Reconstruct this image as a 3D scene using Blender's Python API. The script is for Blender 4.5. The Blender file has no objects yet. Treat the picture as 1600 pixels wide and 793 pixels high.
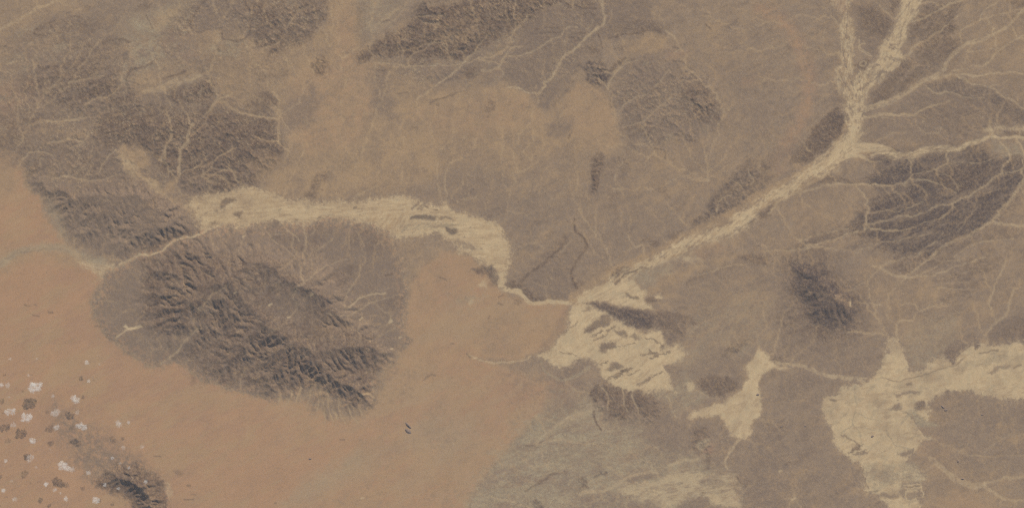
import bpy, bmesh, math
import numpy as np
from mathutils import Vector, noise as mnoise

# ---------------------------------------------------------------- camera, sky, sun, exposure
# one Blender unit is 100 m; the picture is taken straight down from orbit, 400 km up
scene = bpy.context.scene
scene.unit_settings.system = 'METRIC'
scene.unit_settings.scale_length = 100.0
CELL = 0.4                                    # one map cell = 40 m
ORBIT = 4000.0
SUN_EL, SUN_AZ = 36.0, math.degrees(math.atan2(10, 25))     # azimuth clockwise from north
cam_data = bpy.data.cameras.new('camera'); cam = bpy.data.objects.new('camera', cam_data)
scene.collection.objects.link(cam); scene.camera = cam
cam.location = (0, 0, ORBIT); cam.rotation_euler = (0, 0, 0)
cam_data.sensor_width = 36.0; cam_data.lens = 36.0 * ORBIT / (1600 * CELL)
cam_data.clip_start = 10.0; cam_data.clip_end = 60000.0

world = bpy.data.worlds.new('World'); scene.world = world; world.use_nodes = True
wn = world.node_tree.nodes; wl = world.node_tree.links; wn.clear()
sky = wn.new('ShaderNodeTexSky'); sky.sky_type = 'NISHITA'; sky.sun_disc = False
sky.sun_elevation = math.radians(SUN_EL); sky.sun_rotation = math.radians(SUN_AZ)
sky.altitude = 800; sky.dust_density = 2.0
bg = wn.new('ShaderNodeBackground'); bg.inputs['Strength'].default_value = 0.1
wo = wn.new('ShaderNodeOutputWorld')
wl.new(sky.outputs['Color'], bg.inputs['Color']); wl.new(bg.outputs['Background'], wo.inputs['Surface'])

sun_data = bpy.data.lights.new('sun', 'SUN'); sun = bpy.data.objects.new('sun', sun_data)
scene.collection.objects.link(sun)
sun_data.energy = 4.9; sun_data.angle = math.radians(0.53); sun_data.color = (1.0, 0.96, 0.90)
_el, _az = math.radians(SUN_EL), math.radians(SUN_AZ)
SUNDIR = Vector((math.sin(_az) * math.cos(_el), math.cos(_az) * math.cos(_el), math.sin(_el)))
sun.rotation_euler = SUNDIR.to_track_quat('Z', 'Y').to_euler()
sun.location = SUNDIR * 3000
vs = scene.view_settings
vs.view_transform = 'Standard'; vs.look = 'None'; vs.exposure = 0.0; vs.gamma = 1.0; vs.use_curve_mapping = False

scene.cycles.volume_bounces = 6; scene.cycles.max_bounces = 12; scene.cycles.transparent_max_bounces = 16

scene.cycles.use_denoising = False; scene.cycles.pixel_filter_type = 'BLACKMAN_HARRIS'; scene.cycles.filter_width = 1.1
scene.cycles.use_adaptive_sampling = False

# ======================================================================
# TERRAIN MAPS: soil cover weights and relief, on a ground grid.
# Ground coordinates are map cells (u to the east, v to the south);
# one map cell is CELL units (40 m) on the ground.
# ======================================================================
NX, NY, STEP = 1536, 800, 1.25
U0, V0 = -160.0, -103.0
gu = (U0 + STEP * np.arange(NX)).astype(np.float32)
gv = (V0 + STEP * np.arange(NY)).astype(np.float32)
GU, GV = np.meshgrid(gu, gv)

MATS = ['gravel', 'orange', 'tan', 'clay', 'stone', 'rock', 'basalt', 'wash', 'red']
ID = {m: i for i, m in enumerate(MATS)}
WT = np.zeros((len(MATS), NY, NX), np.float32)
WT[0] = 1.0

_fy = np.fft.fftfreq(NY)[:, None] / STEP
_fx = np.fft.rfftfreq(NX)[None, :] / STEP
_nc = {}
def noise(seed, lo, hi, beta=1.3, ang=None, ratio=1.0):
    """band-limited fractal noise; ang (degrees, counter-clockwise from east) stretches it along a direction"""
    key = (seed, lo, hi, beta, ang, ratio)
    if key in _nc: return _nc[key]
    rng = np.random.default_rng(seed)
    w = np.fft.rfft2(rng.standard_normal((NY, NX)))
    if ang is None:
        f = np.sqrt(_fx**2 + _fy**2)
    else:
        a = math.radians(ang); c, s = math.cos(a), math.sin(a)
        al = _fx * c - _fy * s; ac = _fx * s + _fy * c
        f = np.sqrt((al * ratio)**2 + ac**2)
    f[0, 0] = 1
    amp = f**(-beta) * np.exp(-(f * lo)**2) * (1 - np.exp(-(f * hi)**2))
    amp[0, 0] = 0
    n = np.fft.irfft2(w * amp, s=(NY, NX)).astype(np.float32)
    n /= n.std()
    _nc[key] = n
    return n

def sstep(x, a, b):
    t = np.clip((x - a) / (b - a), 0, 1)
    return t * t * (3 - 2 * t)

NE = noise(1, 1.8, 50, 1.05)          # ragged edges
W1U, W1V = noise(2, 5, 50, 1.4), noise(3, 5, 50, 1.4)     # domain warp
W2U, W2V = noise(4, 2, 14, 1.0), noise(5, 2, 14, 1.0)
NBIG = noise(6, 30, 400, 1.5)
NMID = noise(7, 8, 90, 1.3)
NFINE = noise(8, 1.0, 12, 0.7)

def T(r, c, pts):
    """sheet coordinates of a map sheet -> map cells"""
    ou, ov = 400 * c, (593 if r == 3 else 200 * r)
    return [(ou + x / 3.965, ov + y / 3.965) for x, y in pts]

def window(pts, pad):
    us = [p[0] for p in pts]; vs = [p[1] for p in pts]
    i0 = max(0, int((min(us) - pad - U0) / STEP)); i1 = min(NX, int((max(us) + pad - U0) / STEP) + 2)
    j0 = max(0, int((min(vs) - pad - V0) / STEP)); j1 = min(NY, int((max(vs) + pad - V0) / STEP) + 2)
    return (slice(j0, j1), slice(i0, i1))

def sdf(pts, pad=24, wa=1.5, wb=.7):
    """signed distance to a polygon (positive inside), over a window"""
    sl = window(pts, pad)
    area = (sl[0].stop - sl[0].start) * (sl[1].stop - sl[1].start)
    q = 2 if area > 120000 else 1
    s2 = (slice(sl[0].start, sl[0].stop, q), slice(sl[1].start, sl[1].stop, q))
    x = GU[s2] + wa * W1U[s2] + wb * W2U[s2]; y = GV[s2] + wa * W1V[s2] + wb * W2V[s2]
    d = np.full(x.shape, 1e9, np.float32); ins = np.zeros(x.shape, bool)
    n = len(pts)
    for k in range(n):
        ax, ay = pts[k]; bx, by = pts[(k + 1) % n]
        ex, ey = bx - ax, by - ay
        L = ex * ex + ey * ey + 1e-9
        t = np.clip(((x - ax) * ex + (y - ay) * ey) / L, 0, 1)
        dd = (x - ax - t * ex)**2 + (y - ay - t * ey)**2
        np.minimum(d, dd, out=d)
        if ay != by:
            c = (ay > y) != (by > y)
            ins ^= c & (x < (bx - ax) * (y - ay) / (by - ay) + ax)
    d = np.sqrt(d); d[~ins] *= -1
    if q == 2:
        h, w = sl[0].stop - sl[0].start, sl[1].stop - sl[1].start
        d = resample(d, h, w)
    return sl, d

def resample(a, h, w):
    y = np.linspace(0, a.shape[0] - 1, h); x = np.linspace(0, a.shape[1] - 1, w)
    y0 = np.minimum(y.astype(int), a.shape[0] - 2); x0 = np.minimum(x.astype(int), a.shape[1] - 2)
    fy = (y - y0)[:, None].astype(np.float32); fx = (x - x0)[None, :].astype(np.float32)
    r0 = a[y0]; r1 = a[y0 + 1]
    r = r0 * (1 - fy) + r1 * fy
    return (r[:, x0] * (1 - fx) + r[:, x0 + 1] * fx).astype(np.float32)

def put(mat, sl, m):
    WT[(slice(None),) + sl] *= (1 - m)
    WT[ID[mat]][sl] += m

def poly(mat, pts, soft=2.5, rough=2.0, op=1.0, tex=None, wa=1.5, wb=.3):
    soft = soft * 1.15 + .3; rough = rough * .5
    sl, d = sdf(pts, pad=soft + 3 * rough + 8, wa=wa, wb=wb)
    m = sstep(d + rough * NE[sl], -soft, soft) * op
    if tex is not None: m = m * tex[sl]
    put(mat, sl, np.clip(m, 0, 1))
    return sl, m

def spline(pts, n=5):
    if len(pts) < 3: return [(p[0], p[1]) for p in pts]
    P = np.array(pts, float); out = []
    for i in range(len(P) - 1):
        p0 = P[max(i - 1, 0)]; p1 = P[i]; p2 = P[i + 1]; p3 = P[min(i + 2, len(P) - 1)]
        for k in range(n):
            t = k / n
            out.append(tuple(.5 * (2 * p1 + (p2 - p0) * t + (2 * p0 - 5 * p1 + 4 * p2 - p3) * t**2 + (3 * p1 - p0 - 3 * p2 + p3) * t**3)))
    out.append(tuple(P[-1])); return out

def stroke(pts, w, soft=1.0, wa=.9, wb=.15, rough=0.15):
    """coverage of a line of half width w (a number or [start, end]) along a smooth curve"""
    q = spline(pts); n = len(q) - 1
    ws = np.linspace(w[0], w[1], n + 1) if isinstance(w, (list, tuple)) else np.full(n + 1, w)
    sl = window(q, max(ws) + soft + 8)
    M = np.full((sl[0].stop - sl[0].start, sl[1].stop - sl[1].start), -50.0, np.float32)
    for k in range(n):
        a, b = q[k], q[k + 1]
        s = window([a, b], max(ws[k], ws[k + 1]) + soft + 7)
        if s[0].stop <= s[0].start or s[1].stop <= s[1].start: continue
        x = GU[s] + wa * W1U[s] + wb * W2U[s]; y = GV[s] + wa * W1V[s] + wb * W2V[s]
        ex, ey = b[0] - a[0], b[1] - a[1]; L = ex * ex + ey * ey + 1e-9
        t = np.clip(((x - a[0]) * ex + (y - a[1]) * ey) / L, 0, 1)
        d = ws[k] + (ws[k + 1] - ws[k]) * t - np.sqrt((x - a[0] - t * ex)**2 + (y - a[1] - t * ey)**2)
        o = (slice(s[0].start - sl[0].start, s[0].stop - sl[0].start), slice(s[1].start - sl[1].start, s[1].stop - sl[1].start))
        np.maximum(M[o], d, out=M[o])
    return sl, sstep(M + rough * NE[sl], -soft, soft)

CHAN = np.zeros((NY, NX), np.float32)      # traced stream courses, low ground
def line(mat, pts, w=1.5, soft=1.2, op=0.8, tex=None, chan=True, **k):
    sl, m = stroke(pts, w, soft, **k)
    if chan and mat in ('wash', 'tan', 'clay'): np.maximum(CHAN[sl], m, out=CHAN[sl])
    m = m * op
    if tex is not None: m = m * tex[sl]
    put(mat, sl, np.clip(m, 0, 1))

UP = np.zeros((NY, NX), np.float32)        # uplift: how high the ground stands
def up(pts, a, soft=8, rough=2):
    sl, d = sdf(pts, pad=soft + 14)
    UP[sl] = np.maximum(UP[sl], a * sstep(d + rough * NE[sl] + .12 * soft * NMID[sl], -soft * .3, soft))
def upline(pts, w, a, soft=4):
    sl, m = stroke(pts, w, soft); UP[sl] = np.maximum(UP[sl], a * m)

def tx(ang, lo=1.2, hi=30, ratio=6, base=.75, amp=.3, seed=40, beta=.9):
    return np.clip(base + amp * noise(seed + int(ang) % 360, lo, hi, beta, ang, ratio), 0, 1)
MOT = np.clip(.7 + .35 * noise(21, 2, 30, 1.0), 0, 1)
BREAK = np.clip(.8 + .4 * noise(23, 3, 40, .9), .25, 1)
MOT2 = np.clip(.45 + .45 * noise(22, 2, 40, 1.0), 0, 1)
S20, S35, S70 = tx(22), tx(38), tx(75)
S0, SM20 = tx(5), tx(-20)
STRATA = np.clip(.5 + .45 * noise(60, 1.2, 40, 1.1, 22, 4), 0, 1)

FULL = (slice(None), slice(None))
HIGH = np.zeros((NY, NX), np.float32)
for _p in ([(-60,60),(100,20),(230,60),(300,-40),(520,-60),(505,40),(450,100),(440,180),(448,250),(390,298),(80,290),(-60,210)], [(560,100),(650,10),(720,-60),(960,-60),(940,60),(860,140),(730,120),(620,140)], [(955,150),(985,95),(1080,105),(1140,170),(1100,215),(990,230)]):
    _s, _d = sdf(_p, pad=20); HIGH[_s] = np.maximum(HIGH[_s], sstep(_d, -12, 12))
put('stone', FULL, np.clip(-.02 + .32 * noise(124, 5, 110, 1.2, 30, 2), 0, .65))
put('tan', FULL, np.clip(-.05 + .3 * noise(123, 6, 110, 1.2, 30, 2), 0, .6) * (1 - .4 * HIGH))
put('rock', FULL, np.clip(-.15 + .22 * noise(125, 3, 60, 1.1, 35, 2.4), 0, .5))
put('stone', FULL, .35 * HIGH)
put('rock', FULL, np.clip(-.05 + .36 * noise(122, 3, 70, 1.0, 24, 3), 0, .75) * HIGH)
put('tan', FULL, np.clip(-.1 + .34 * noise(120, 3, 70, 1.1, 24, 2.6), 0, .7) * HIGH)
put('clay', FULL, np.clip(-.15 + .28 * noise(121, 3, 60, 1.1, 24, 2.2), 0, .6) * HIGH)
# ---------------------------------------------------------------- broad soils
poly('tan', [(-200,-140),(110,-140),(60,10),(0,50),(-200,80)], 20, 8, .35)
poly('tan', [(0,60),(60,40),(110,20),(70,70),(30,110),(60,130),(20,160),(60,200),(0,240),(-200,240),(-200,60)], 16, 8, .45, MOT)
poly('red', [(0,140),(60,150),(110,185),(60,215),(-40,215),(-40,140)], 14, 6, .35, MOT)
poly('clay', [(190,25),(260,10),(320,60),(330,110),(300,150),(210,150),(180,100)], 16, 8, .35, MOT2)
poly('red', [(250,40),(310,45),(325,95),(290,110),(255,75)], 14, 6, .45, MOT)
poly('tan', [(300,60),(330,35),(400,60),(480,60),(505,40),(520,-30),(560,-30),(565,60),(600,95),(700,140),(795,128),(845,143),(852,172),(880,150),(905,122),(935,128),(950,150),(968,190),(972,222),(930,238),(880,233),(800,275),(720,255),(640,298),(560,310),(400,312),(440,250),(450,205),(430,180),(330,160),(340,120)], 9, 6, .85)
poly('orange', [(455,120),(520,100),(520,10),(552,10),(552,80),(590,110),(585,180),(540,230),(480,240),(450,200)], 12, 6, .45, MOT)
poly('orange', [(640,170),(760,150),(840,150),(850,180),(800,205),(690,215)], 14, 6, .3, MOT)
poly('orange', [(880,155),(905,127),(935,132),(955,165),(966,200),(960,222),(915,222),(885,205)], 6, 4, .2)
poly('clay', [(560,60),(600,45),(640,0),(660,-40),(580,-40),(558,0)], 10, 6, .45, MOT)
# grey plain in the middle
poly('stone', [(640,300),(720,262),(790,262),(850,240),(920,235),(990,260),(1010,330),(1060,370),(1000,405),(930,440),(895,470),(800,450),(800,390),(785,350),(700,320)], 14, 8, .42, tx(20, 1.5, 60, 5))
poly('tan', [(900,290),(930,300),(980,300),(1010,320),(980,330),(900,345),(905,370),(930,365),(920,385),(890,350)], 14, 8, .3, MOT)
poly('tan', [(840,250),(905,250),(905,290),(850,290)], 10, 6, .3, MOT2)
# north east gravel
poly('stone', [(1130,40),(1200,60),(1240,120),(1240,200),(1170,230),(1110,230),(1140,160),(1110,90)], 18, 8, .2, MOT2)
poly('tan', [(1030,-10),(1200,5),(1215,40),(1120,20),(1040,15)], 12, 6, .35, MOT)
line('red', [(1190,15),(1218,28),(1240,55),(1252,85),(1264,115),(1262,160),(1250,190),(1228,228),(1215,262)], 9, 14, .75, MOT, chan=False)
line('orange', [(1190,15),(1218,28),(1240,55),(1252,85),(1264,115),(1262,160),(1250,190),(1228,228)], 6, 10, .6, MOT, chan=False)
line('orange', [(1200,22),(1232,48),(1250,85),(1262,120)], 5, 9, .3, MOT, chan=False)
poly('red', [(1040,80),(1075,82),(1070,92),(1045,92)], 5, 2, .6)
poly('red', [(1160,118),(1182,122),(1180,133),(1160,132)], 6, 3, .5)
poly('tan', [(1000,10),(1130,80),(1180,150),(1200,200),(1130,230),(1000,260),(980,230),(1110,190),(1100,110),(1040,60),(960,60),(960,10)], 20, 10, .3, tx(-40, 1.5, 50, 6, .6, .4))
# far east fans
poly('tan', [(1500,0),(1620,-20),(1760,-40),(1760,200),(1600,150),(1540,130),(1480,115),(1500,75)], 14, 8, .45, MOT)
poly('tan', [(1560,330),(1610,270),(1760,250),(1760,520),(1600,480),(1540,470),(1500,420)], 14, 8, .35, MOT)
poly('tan', [(1290,290),(1345,285),(1374,300),(1368,315),(1350,330),(1330,345),(1290,380),(1240,380),(1225,330)], 8, 4, .5, MOT)
poly('stone', [(1200,315),(1240,300),(1290,310),(1310,350),(1260,375),(1200,385),(1150,385)], 12, 6, .35, MOT)
poly('tan', [(1340,420),(1460,435),(1500,470),(1500,500),(1400,520),(1380,480)], 20, 8, .45, MOT)
poly('clay', [(1405,530),(1450,490),(1500,480),(1490,560),(1450,580),(1425,580)], 8, 4, .4, MOT)
poly('clay', [(1085,480),(1180,440),(1220,470),(1200,540),(1160,560),(1120,540),(1090,560),(1070,620),(1060,570)], 16, 8, .4, tx(60, 1.5, 40, 4, .6, .4))
poly('stone', [(1190,600),(1280,600),(1290,660),(1340,730),(1370,793),(1400,900),(1150,900),(1160,760),(1190,680)], 14, 6, .4, MOT)
poly('stone', [(1440,640),(1500,610),(1600,625),(1760,630),(1760,720),(1600,720),(1500,735),(1450,690)], 14, 6, .45, MOT)
poly('red', [(1425,660),(1460,680),(1490,720),(1470,740),(1440,715)], 12, 5, .4, MOT)
poly('orange', [(1460,790),(1490,765),(1530,775),(1560,800),(1540,830),(1470,830)], 12, 5, .5)
poly('tan', [(1430,700),(1500,720),(1560,760),(1600,793),(1700,900),(1380,900),(1430,793)], 18, 6, .4, MOT)

# ---------------------------------------------------------------- the sand sea in the south west
SAND = [(-200,235),(-20,232),(30,240),(38,262),(36,290),(62,305),(70,330),(80,352),(97,372),(108,388),(128,402),(150,425),(156,440),(142,462),(146,490),(160,520),(178,535),(200,553),(235,573),(272,566),(300,583),(345,603),(395,618),(440,622),(480,628),(520,655),(560,650),(592,625),(612,570),(632,520),(640,450),(655,420),(690,395),(715,392),(745,410),(785,458),(830,472),(885,478),(882,510),(855,545),(800,565),(745,560),(850,598),(845,640),(820,665),(770,725),(735,770),(690,900),(-200,900)]
poly('orange', SAND, 4, 2, 1)
poly('tan', [(600,480),(640,440),(700,400),(790,470),(870,500),(830,560),(740,565),(860,600),(830,650),(760,730),(700,840),(450,860),(520,760),(560,700),(560,660),(610,600)], 40, 16, .55, MOT)
poly('tan', [(-100,240),(25,245),(32,290),(0,320),(-100,300)], 16, 5, .7)
poly('tan', [(40,385),(100,380),(140,405),(120,420),(60,400),(0,425),(-40,430),(-40,400)], 9, 4, .7)
poly('clay', [(440,790),(520,730),(560,705),(570,720),(540,740),(480,790)], 16, 6, .45)
poly('clay', [(640,670),(690,640),(740,660),(760,700),(700,720)], 24, 8, .3)
poly('red', [(790,575),(860,590),(920,600),(900,640),(830,650),(770,600)], 16, 8, .6, MOT)
poly('red', [(660,410),(690,400),(715,405),(735,425),(700,470),(650,480)], 16, 6, .3)
poly('tan', [(745,560),(820,560),(850,545),(880,500),(800,480),(740,520)], 10, 5, .45)
poly('stone', [(75,625),(110,640),(150,665),(180,690),(210,720),(240,740),(215,760),(160,755),(120,720),(90,690),(80,655)], 18, 6, .8, MOT)
poly('stone', [(895,478),(880,520),(850,548),(840,545),(870,505),(884,478)], 4, 2, .5)

# ---------------------------------------------------------------- the clay country in the south
poly('clay', [(820,655),(850,640),(880,630),(925,612),(935,640),(990,655),(1010,690),(1040,705),(1090,715),(1140,740),(1150,793),(1150,900),(690,900),(730,793),(755,740),(790,700)], 24, 14, .9, tx(15, 1.5, 60, 3, .75, .35))
poly('stone', [(860,620),(925,605),(935,640),(900,650),(850,680)], 10, 5, .5, MOT)
poly('wash', T(3,2,[(320,250),(400,190),(500,150),(510,190),(430,240),(340,270)]), 6, 3, .35)
poly('stone', T(3,2,[(200,380),(360,380),(430,440),(560,460),(520,540),(440,500),(250,470)]), 8, 4, .5, MOT)
poly('stone', T(3,2,[(120,660),(250,590),(400,590),(410,700),(250,720),(140,700)]), 7, 3, .55, MOT)
poly('stone', T(3,2,[(380,740),(520,690),(640,690),(760,750),(880,760),(920,793),(920,860),(300,860)]), 6, 3, .8, MOT)
poly('stone', T(3,2,[(700,610),(780,580),(880,580),(860,610),(780,630),(700,640)]), 4, 2, .75)
poly('wash', T(3,2,[(640,660),(760,650),(880,640),(980,570),(1080,550),(1200,590),(1290,580),(1340,560),(1400,620),(1420,680),(1380,680),(1420,760),(1400,840),(1300,800),(1260,770),(1220,720),(1100,735),(1040,770),(980,793),(900,780),(860,750),(760,740),(700,700)]), 5, 4, .62, tx(15, 1.5, 40, 4, .75, .35))
poly('wash', T(3,2,[(1220,720),(1280,720),(1300,760),(1270,780)]), 3, 2, .6)
poly('stone', T(3,2,[(1080,740),(1210,730),(1260,770),(1400,800),(1400,860),(1000,860),(1030,780)]), 3, 3, .8)
poly('stone', T(3,2,[(1160,620),(1280,600),(1340,640),(1280,660),(1170,650)]), 4, 3, .6)
poly('clay', T(3,2,[(1020,490),(1150,480),(1160,500),(1060,520),(980,550)]), 4, 3, .6)

# ---------------------------------------------------------------- rock country
# hills in the north west
VEIN = np.clip(.95 - 1.1 * np.maximum(0, 1 - 2.2 * np.abs(noise(29, 2, 60, 1.2, 22, 1.6))), 0, 1)
poly('stone', [(-40,60),(100,20),(230,60),(300,-40),(520,-60),(515,50),(470,90),(440,150),(450,250),(390,300),(290,320),(80,290),(30,250),(-60,210)], 18, 8, .4, VEIN)
poly('stone', [(560,110),(600,60),(650,10),(700,-60),(960,-60),(960,60),(900,110),(860,150),(790,125),(730,125),(650,150),(590,150)], 14, 8, .35, VEIN)
poly('stone', [(1020,60),(1200,90),(1240,190),(1140,330),(1060,370),(960,360),(900,330),(930,250),(980,230),(960,140)], 18, 10, .22, VEIN)
poly('rock', [(20,140),(150,80),(220,150),(330,130),(440,200),(440,270),(280,315),(60,285),(-30,225)], 18, 8, .35, VEIN)
poly('stone', [(20,130),(60,90),(140,75),(200,85),(215,130),(260,125),(335,125),(345,165),(405,180),(440,205),(445,250),(410,285),(340,318),(280,312),(255,320),(80,290),(40,270),(-20,235),(60,200),(20,175)], 8, 6, .75, np.clip(MOT + .1, 0, 1))
poly('rock', T(0,0,[(140,480),(240,400),(420,340),(600,360),(740,390),(770,450),(700,520),(600,560),(580,640),(400,680),(330,640),(360,560),(220,590),(100,580)]), 6, 4, .62, STRATA)
poly('rock', T(0,0,[(360,560),(560,520),(700,500),(780,560),(860,570),(880,650),(760,660),(600,620),(420,660),(340,640)]), 5, 4, .6, np.clip(STRATA + .25, 0, 1))
poly('rock', T(0,0,[(1010,600),(1040,560),(1180,520),(1300,490),(1340,540),(1330,610),(1230,650),(1100,640)]), 4, 3, .8, np.clip(MOT + .1, 0, 1))
poly('rock', T(0,0,[(600,740),(760,670),(1000,650),(1010,700),(860,760),(780,793),(590,793)]), 5, 3, .75, MOT)
poly('rock', T(0,0,[(1240,360),(1330,360),(1370,420),(1300,450),(1240,410)]), 6, 4, .4, MOT)
poly('rock', T(0,0,[(440,110),(560,130),(580,190),(500,210),(440,170)]), 8, 4, .5, MOT)
poly('rock', T(0,0,[(1040,70),(1200,20),(1270,0),(1250,60),(1190,120),(1180,180),(1050,190),(990,150)]), 5, 3, .45, MOT)
poly('rock', [(155,190),(215,188),(290,178),(310,165),(345,167),(400,180),(440,207),(442,240),(420,272),(372,298),(345,312),(285,300),(268,280),(240,248),(228,232),(200,228),(175,240),(152,215)], 5, 4, .8, np.clip(.75 + .4 * noise(25, 3, 40, 1.0), 0, 1))
poly('basalt', [(225,205),(262,198),(285,215),(280,240),(255,240),(235,228)], 6, 3, .3, MOT)
poly('basalt', [(300,220),(340,210),(420,225),(435,245),(370,270),(350,290),(310,265),(290,250)], 8, 4, .3, MOT2)
poly('stone', [(262,285),(300,275),(335,285),(335,310),(290,318)], 7, 4, .8)
poly('rock', [(-60,195),(20,195),(50,215),(45,238),(0,232),(-60,228)], 6, 4, .45, MOT)
poly('rock', [(100,250),(150,245),(170,262),(130,272),(100,262)], 6, 4, .4, MOT)
poly('rock', [(36,262),(60,255),(62,285),(40,292)], 5, 3, .55, MOT)
poly('tan', T(1,0,[(250,290),(300,240),(340,300),(300,330),(240,350)]), 5, 3, .6, MOT)
poly('tan', T(1,0,[(350,20),(500,0),(560,30),(500,70),(400,60)]), 4, 3, .7, MOT2)
poly('tan', [(20,130),(60,90),(140,75),(215,110),(260,125),(335,125),(440,205),(442,250),(400,285),(300,318),(80,290),(-20,235)], 20, 8, .55, np.clip(-.15 + .5 * np.maximum(0, 1 - 1.6 * np.abs(noise(27, 3, 40, 1.1, 22, 1.8))), 0, 1))
poly('tan', [(560,90),(640,30),(720,0),(870,10),(800,45),(740,85),(640,95)], 12, 6, .6, np.clip(-.2 + .55 * np.maximum(0, 1 - 1.7 * np.abs(noise(28, 3, 40, 1.1, 20, 2))), 0, 1))
def A2(pts): return [(x / 2, y / 2) for x, y in pts]
poly('clay', A2([(395,60),(470,45),(560,5),(605,0),(560,45),(520,85),(490,112),(430,95)]), 6, 3, .8, MOT)
poly('tan', A2([(470,60),(560,10),(600,0),(560,45),(515,80),(490,105)]), 5, 3, .6)
poly('clay', A2([(410,120),(480,115),(510,180),(470,220),(400,265),(370,250),(420,180)]), 7, 5, .65, MOT2)
poly('tan', A2([(400,230),(470,215),(540,190),(600,195),(650,235),(600,250),(500,285),(440,300),(420,265)]), 6, 5, .7, S20)
poly('wash', A2([(450,290),(500,262),(570,240),(635,232),(640,245),(560,268),(480,292)]), 3, 2, .4, S20)
poly('clay', A2([(640,160),(690,120),(760,130),(810,150),(760,172),(690,182)]), 6, 4, .6, MOT2)
poly('tan', A2([(820,150),(900,140),(980,120),(1040,60),(1060,180),(960,260),(880,270),(860,220)]), 12, 6, .55, MOT)
poly('tan', A2([(660,260),(720,230),(800,240),(860,290),(760,290),(700,310)]), 9, 5, .45, MOT2)
poly('stone', A2([(600,20),(640,0),(760,0),(745,60),(700,95),(610,98)]), 5, 2, .75)
poly('rock', A2([(170,295),(250,272),(380,255),(345,300),(250,322),(190,335)]), 6, 4, .65, STRATA)
poly('rock', A2([(290,385),(400,345),(520,330),(580,335),(590,380),(545,480),(500,505),(440,450),(375,445),(300,425)]), 6, 4, .6, MOT)
poly('rock', A2([(600,425),(640,372),(700,340),(770,365),(870,385),(890,460),(860,505),(780,515),(690,535),(600,545),(570,505)]), 6, 4, .65, MOT)
poly('basalt', A2([(610,460),(700,430),(780,440),(870,455),(800,490),(680,500)]), 8, 4, .35, MOT2)
poly('rock', A2([(610,555),(680,530),(715,555),(680,600),(650,575)]), 4, 3, .65, MOT)
poly('tan', A2([(780,520),(830,470),(900,500),(890,560),(800,570)]), 9, 4, .6)
poly('red', A2([(0,260),(90,250),(130,310),(40,350),(-60,340)]), 10, 5, .45, MOT)
poly('tan', A2([(60,380),(130,370),(220,385),(290,430),(220,440),(120,420)]), 6, 4, .55, MOT2)
poly('rock', A2([(790,300),(850,285),(868,330),(820,360),(765,325)]), 5, 4, .5, MOT)
poly('tan', A2([(130,0),(220,0),(160,40),(60,90),(0,110),(0,80)]), 8, 3, .5)
poly('rock', A2([(90,110),(150,70),(230,60),(280,100),(200,130),(130,120)]), 8, 5, .4, STRATA)
poly('rock', A2([(180,150),(280,130),(360,110),(400,160),(330,200),(220,190)]), 9, 5, .35, STRATA)
for q in ([(700,340),(680,320),(640,380),(600,420)], [(700,320),(760,350),(830,370),(880,372)], [(610,520),(660,510),(700,480),(740,460)], [(640,560),(700,530),(760,540)], [(590,560),(640,545),(690,550),(720,580)], [(500,500),(520,460),(540,420)], [(800,430),(840,440),(880,435)], [(860,330),(875,380),(870,440),(900,470)]):
    line('tan', A2(q), [1.6,1], 1.3, .6)
# northern hill with ring
poly('stone', T(0,0,[(1180,190),(1200,80),(1280,0),(1560,-20),(1586,100),(1480,260),(1370,240),(1340,180)]), 6, 4, .5, MOT)
poly('rock', T(0,1,[(-20,20),(60,0),(430,10),(445,90),(400,180),(340,230),(240,290),(80,360),(20,270),(-30,260),(-60,120)]), 5, 4, .72, MOT)
poly('rock', T(0,1,[(80,60),(130,130),(160,200),(110,190),(60,130),(0,60),(20,40)]), 3, 2, .8)
poly('rock', T(0,1,[(0,400),(100,350),(200,400),(210,470),(120,480),(0,490)]), 5, 4, .55, STRATA)
poly('rock', T(0,1,[(340,410),(410,340),(455,380),(450,450),(420,490),(350,450)]), 4, 2, .75, MOT)
poly('stone', T(0,1,[(320,500),(380,530),(380,690),(340,780),(200,800),(160,680),(220,600),(330,570)]), 7, 4, .8)
poly('rock', T(0,1,[(-10,600),(80,540),(120,620),(80,700),(0,720)]), 5, 4, .6, MOT)
poly('rock', T(0,1,[(0,740),(90,740),(130,793),(0,793)]), 4, 3, .8, MOT)
poly('rock', T(0,1,[(620,30),(650,20),(690,90),(650,150),(610,170)]), 4, 2, .45, MOT)
# northern dark range
poly('rock', T(0,1,[(610,370),(640,320),(720,280),(780,240),(920,170),(990,100),(1000,50),(1040,20),(1090,40),(1200,30),(1330,0),(1586,-60),(1800,-60),(1900,20),(1760,60),(1640,150),(1560,200),(1440,260),(1380,310),(1300,380),(1200,370),(1100,360),(1000,370),(900,360),(780,320),(700,370),(620,420)]), 3, 3, .95, np.clip(.85 + .25 * noise(26, 2, 40, 1.0), 0, 1))
poly('basalt', T(0,1,[(1000,30),(1060,20),(1100,60),(1170,100),(1170,140),(1060,130),(920,190),(1000,90)]), 4, 3, .35)
poly('basalt', T(0,1,[(1240,250),(1420,210),(1440,250),(1310,320),(1250,300)]), 5, 3, .4, MOT)
poly('basalt', T(0,1,[(800,260),(960,240),(1060,250),(900,300)]), 5, 3, .35, MOT)
poly('tan', T(0,1,[(1100,210),(1200,220),(1290,190),(1350,160),(1390,180),(1330,220),(1230,270),(1160,250)]), 4, 3, .75, MOT)
poly('tan', T(0,1,[(1100,160),(1240,130),(1380,110),(1400,140),(1240,180),(1120,190)]), 4, 3, .5, MOT2)
poly('stone', T(0,1,[(980,500),(1100,430),(1180,400),(1340,390),(1370,450),(1300,500),(1180,520),(1120,570),(1000,540)]), 6, 4, .75, STRATA)
poly('rock', T(0,1,[(1280,440),(1360,420),(1370,460),(1310,490)]), 4, 2, .6)
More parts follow.
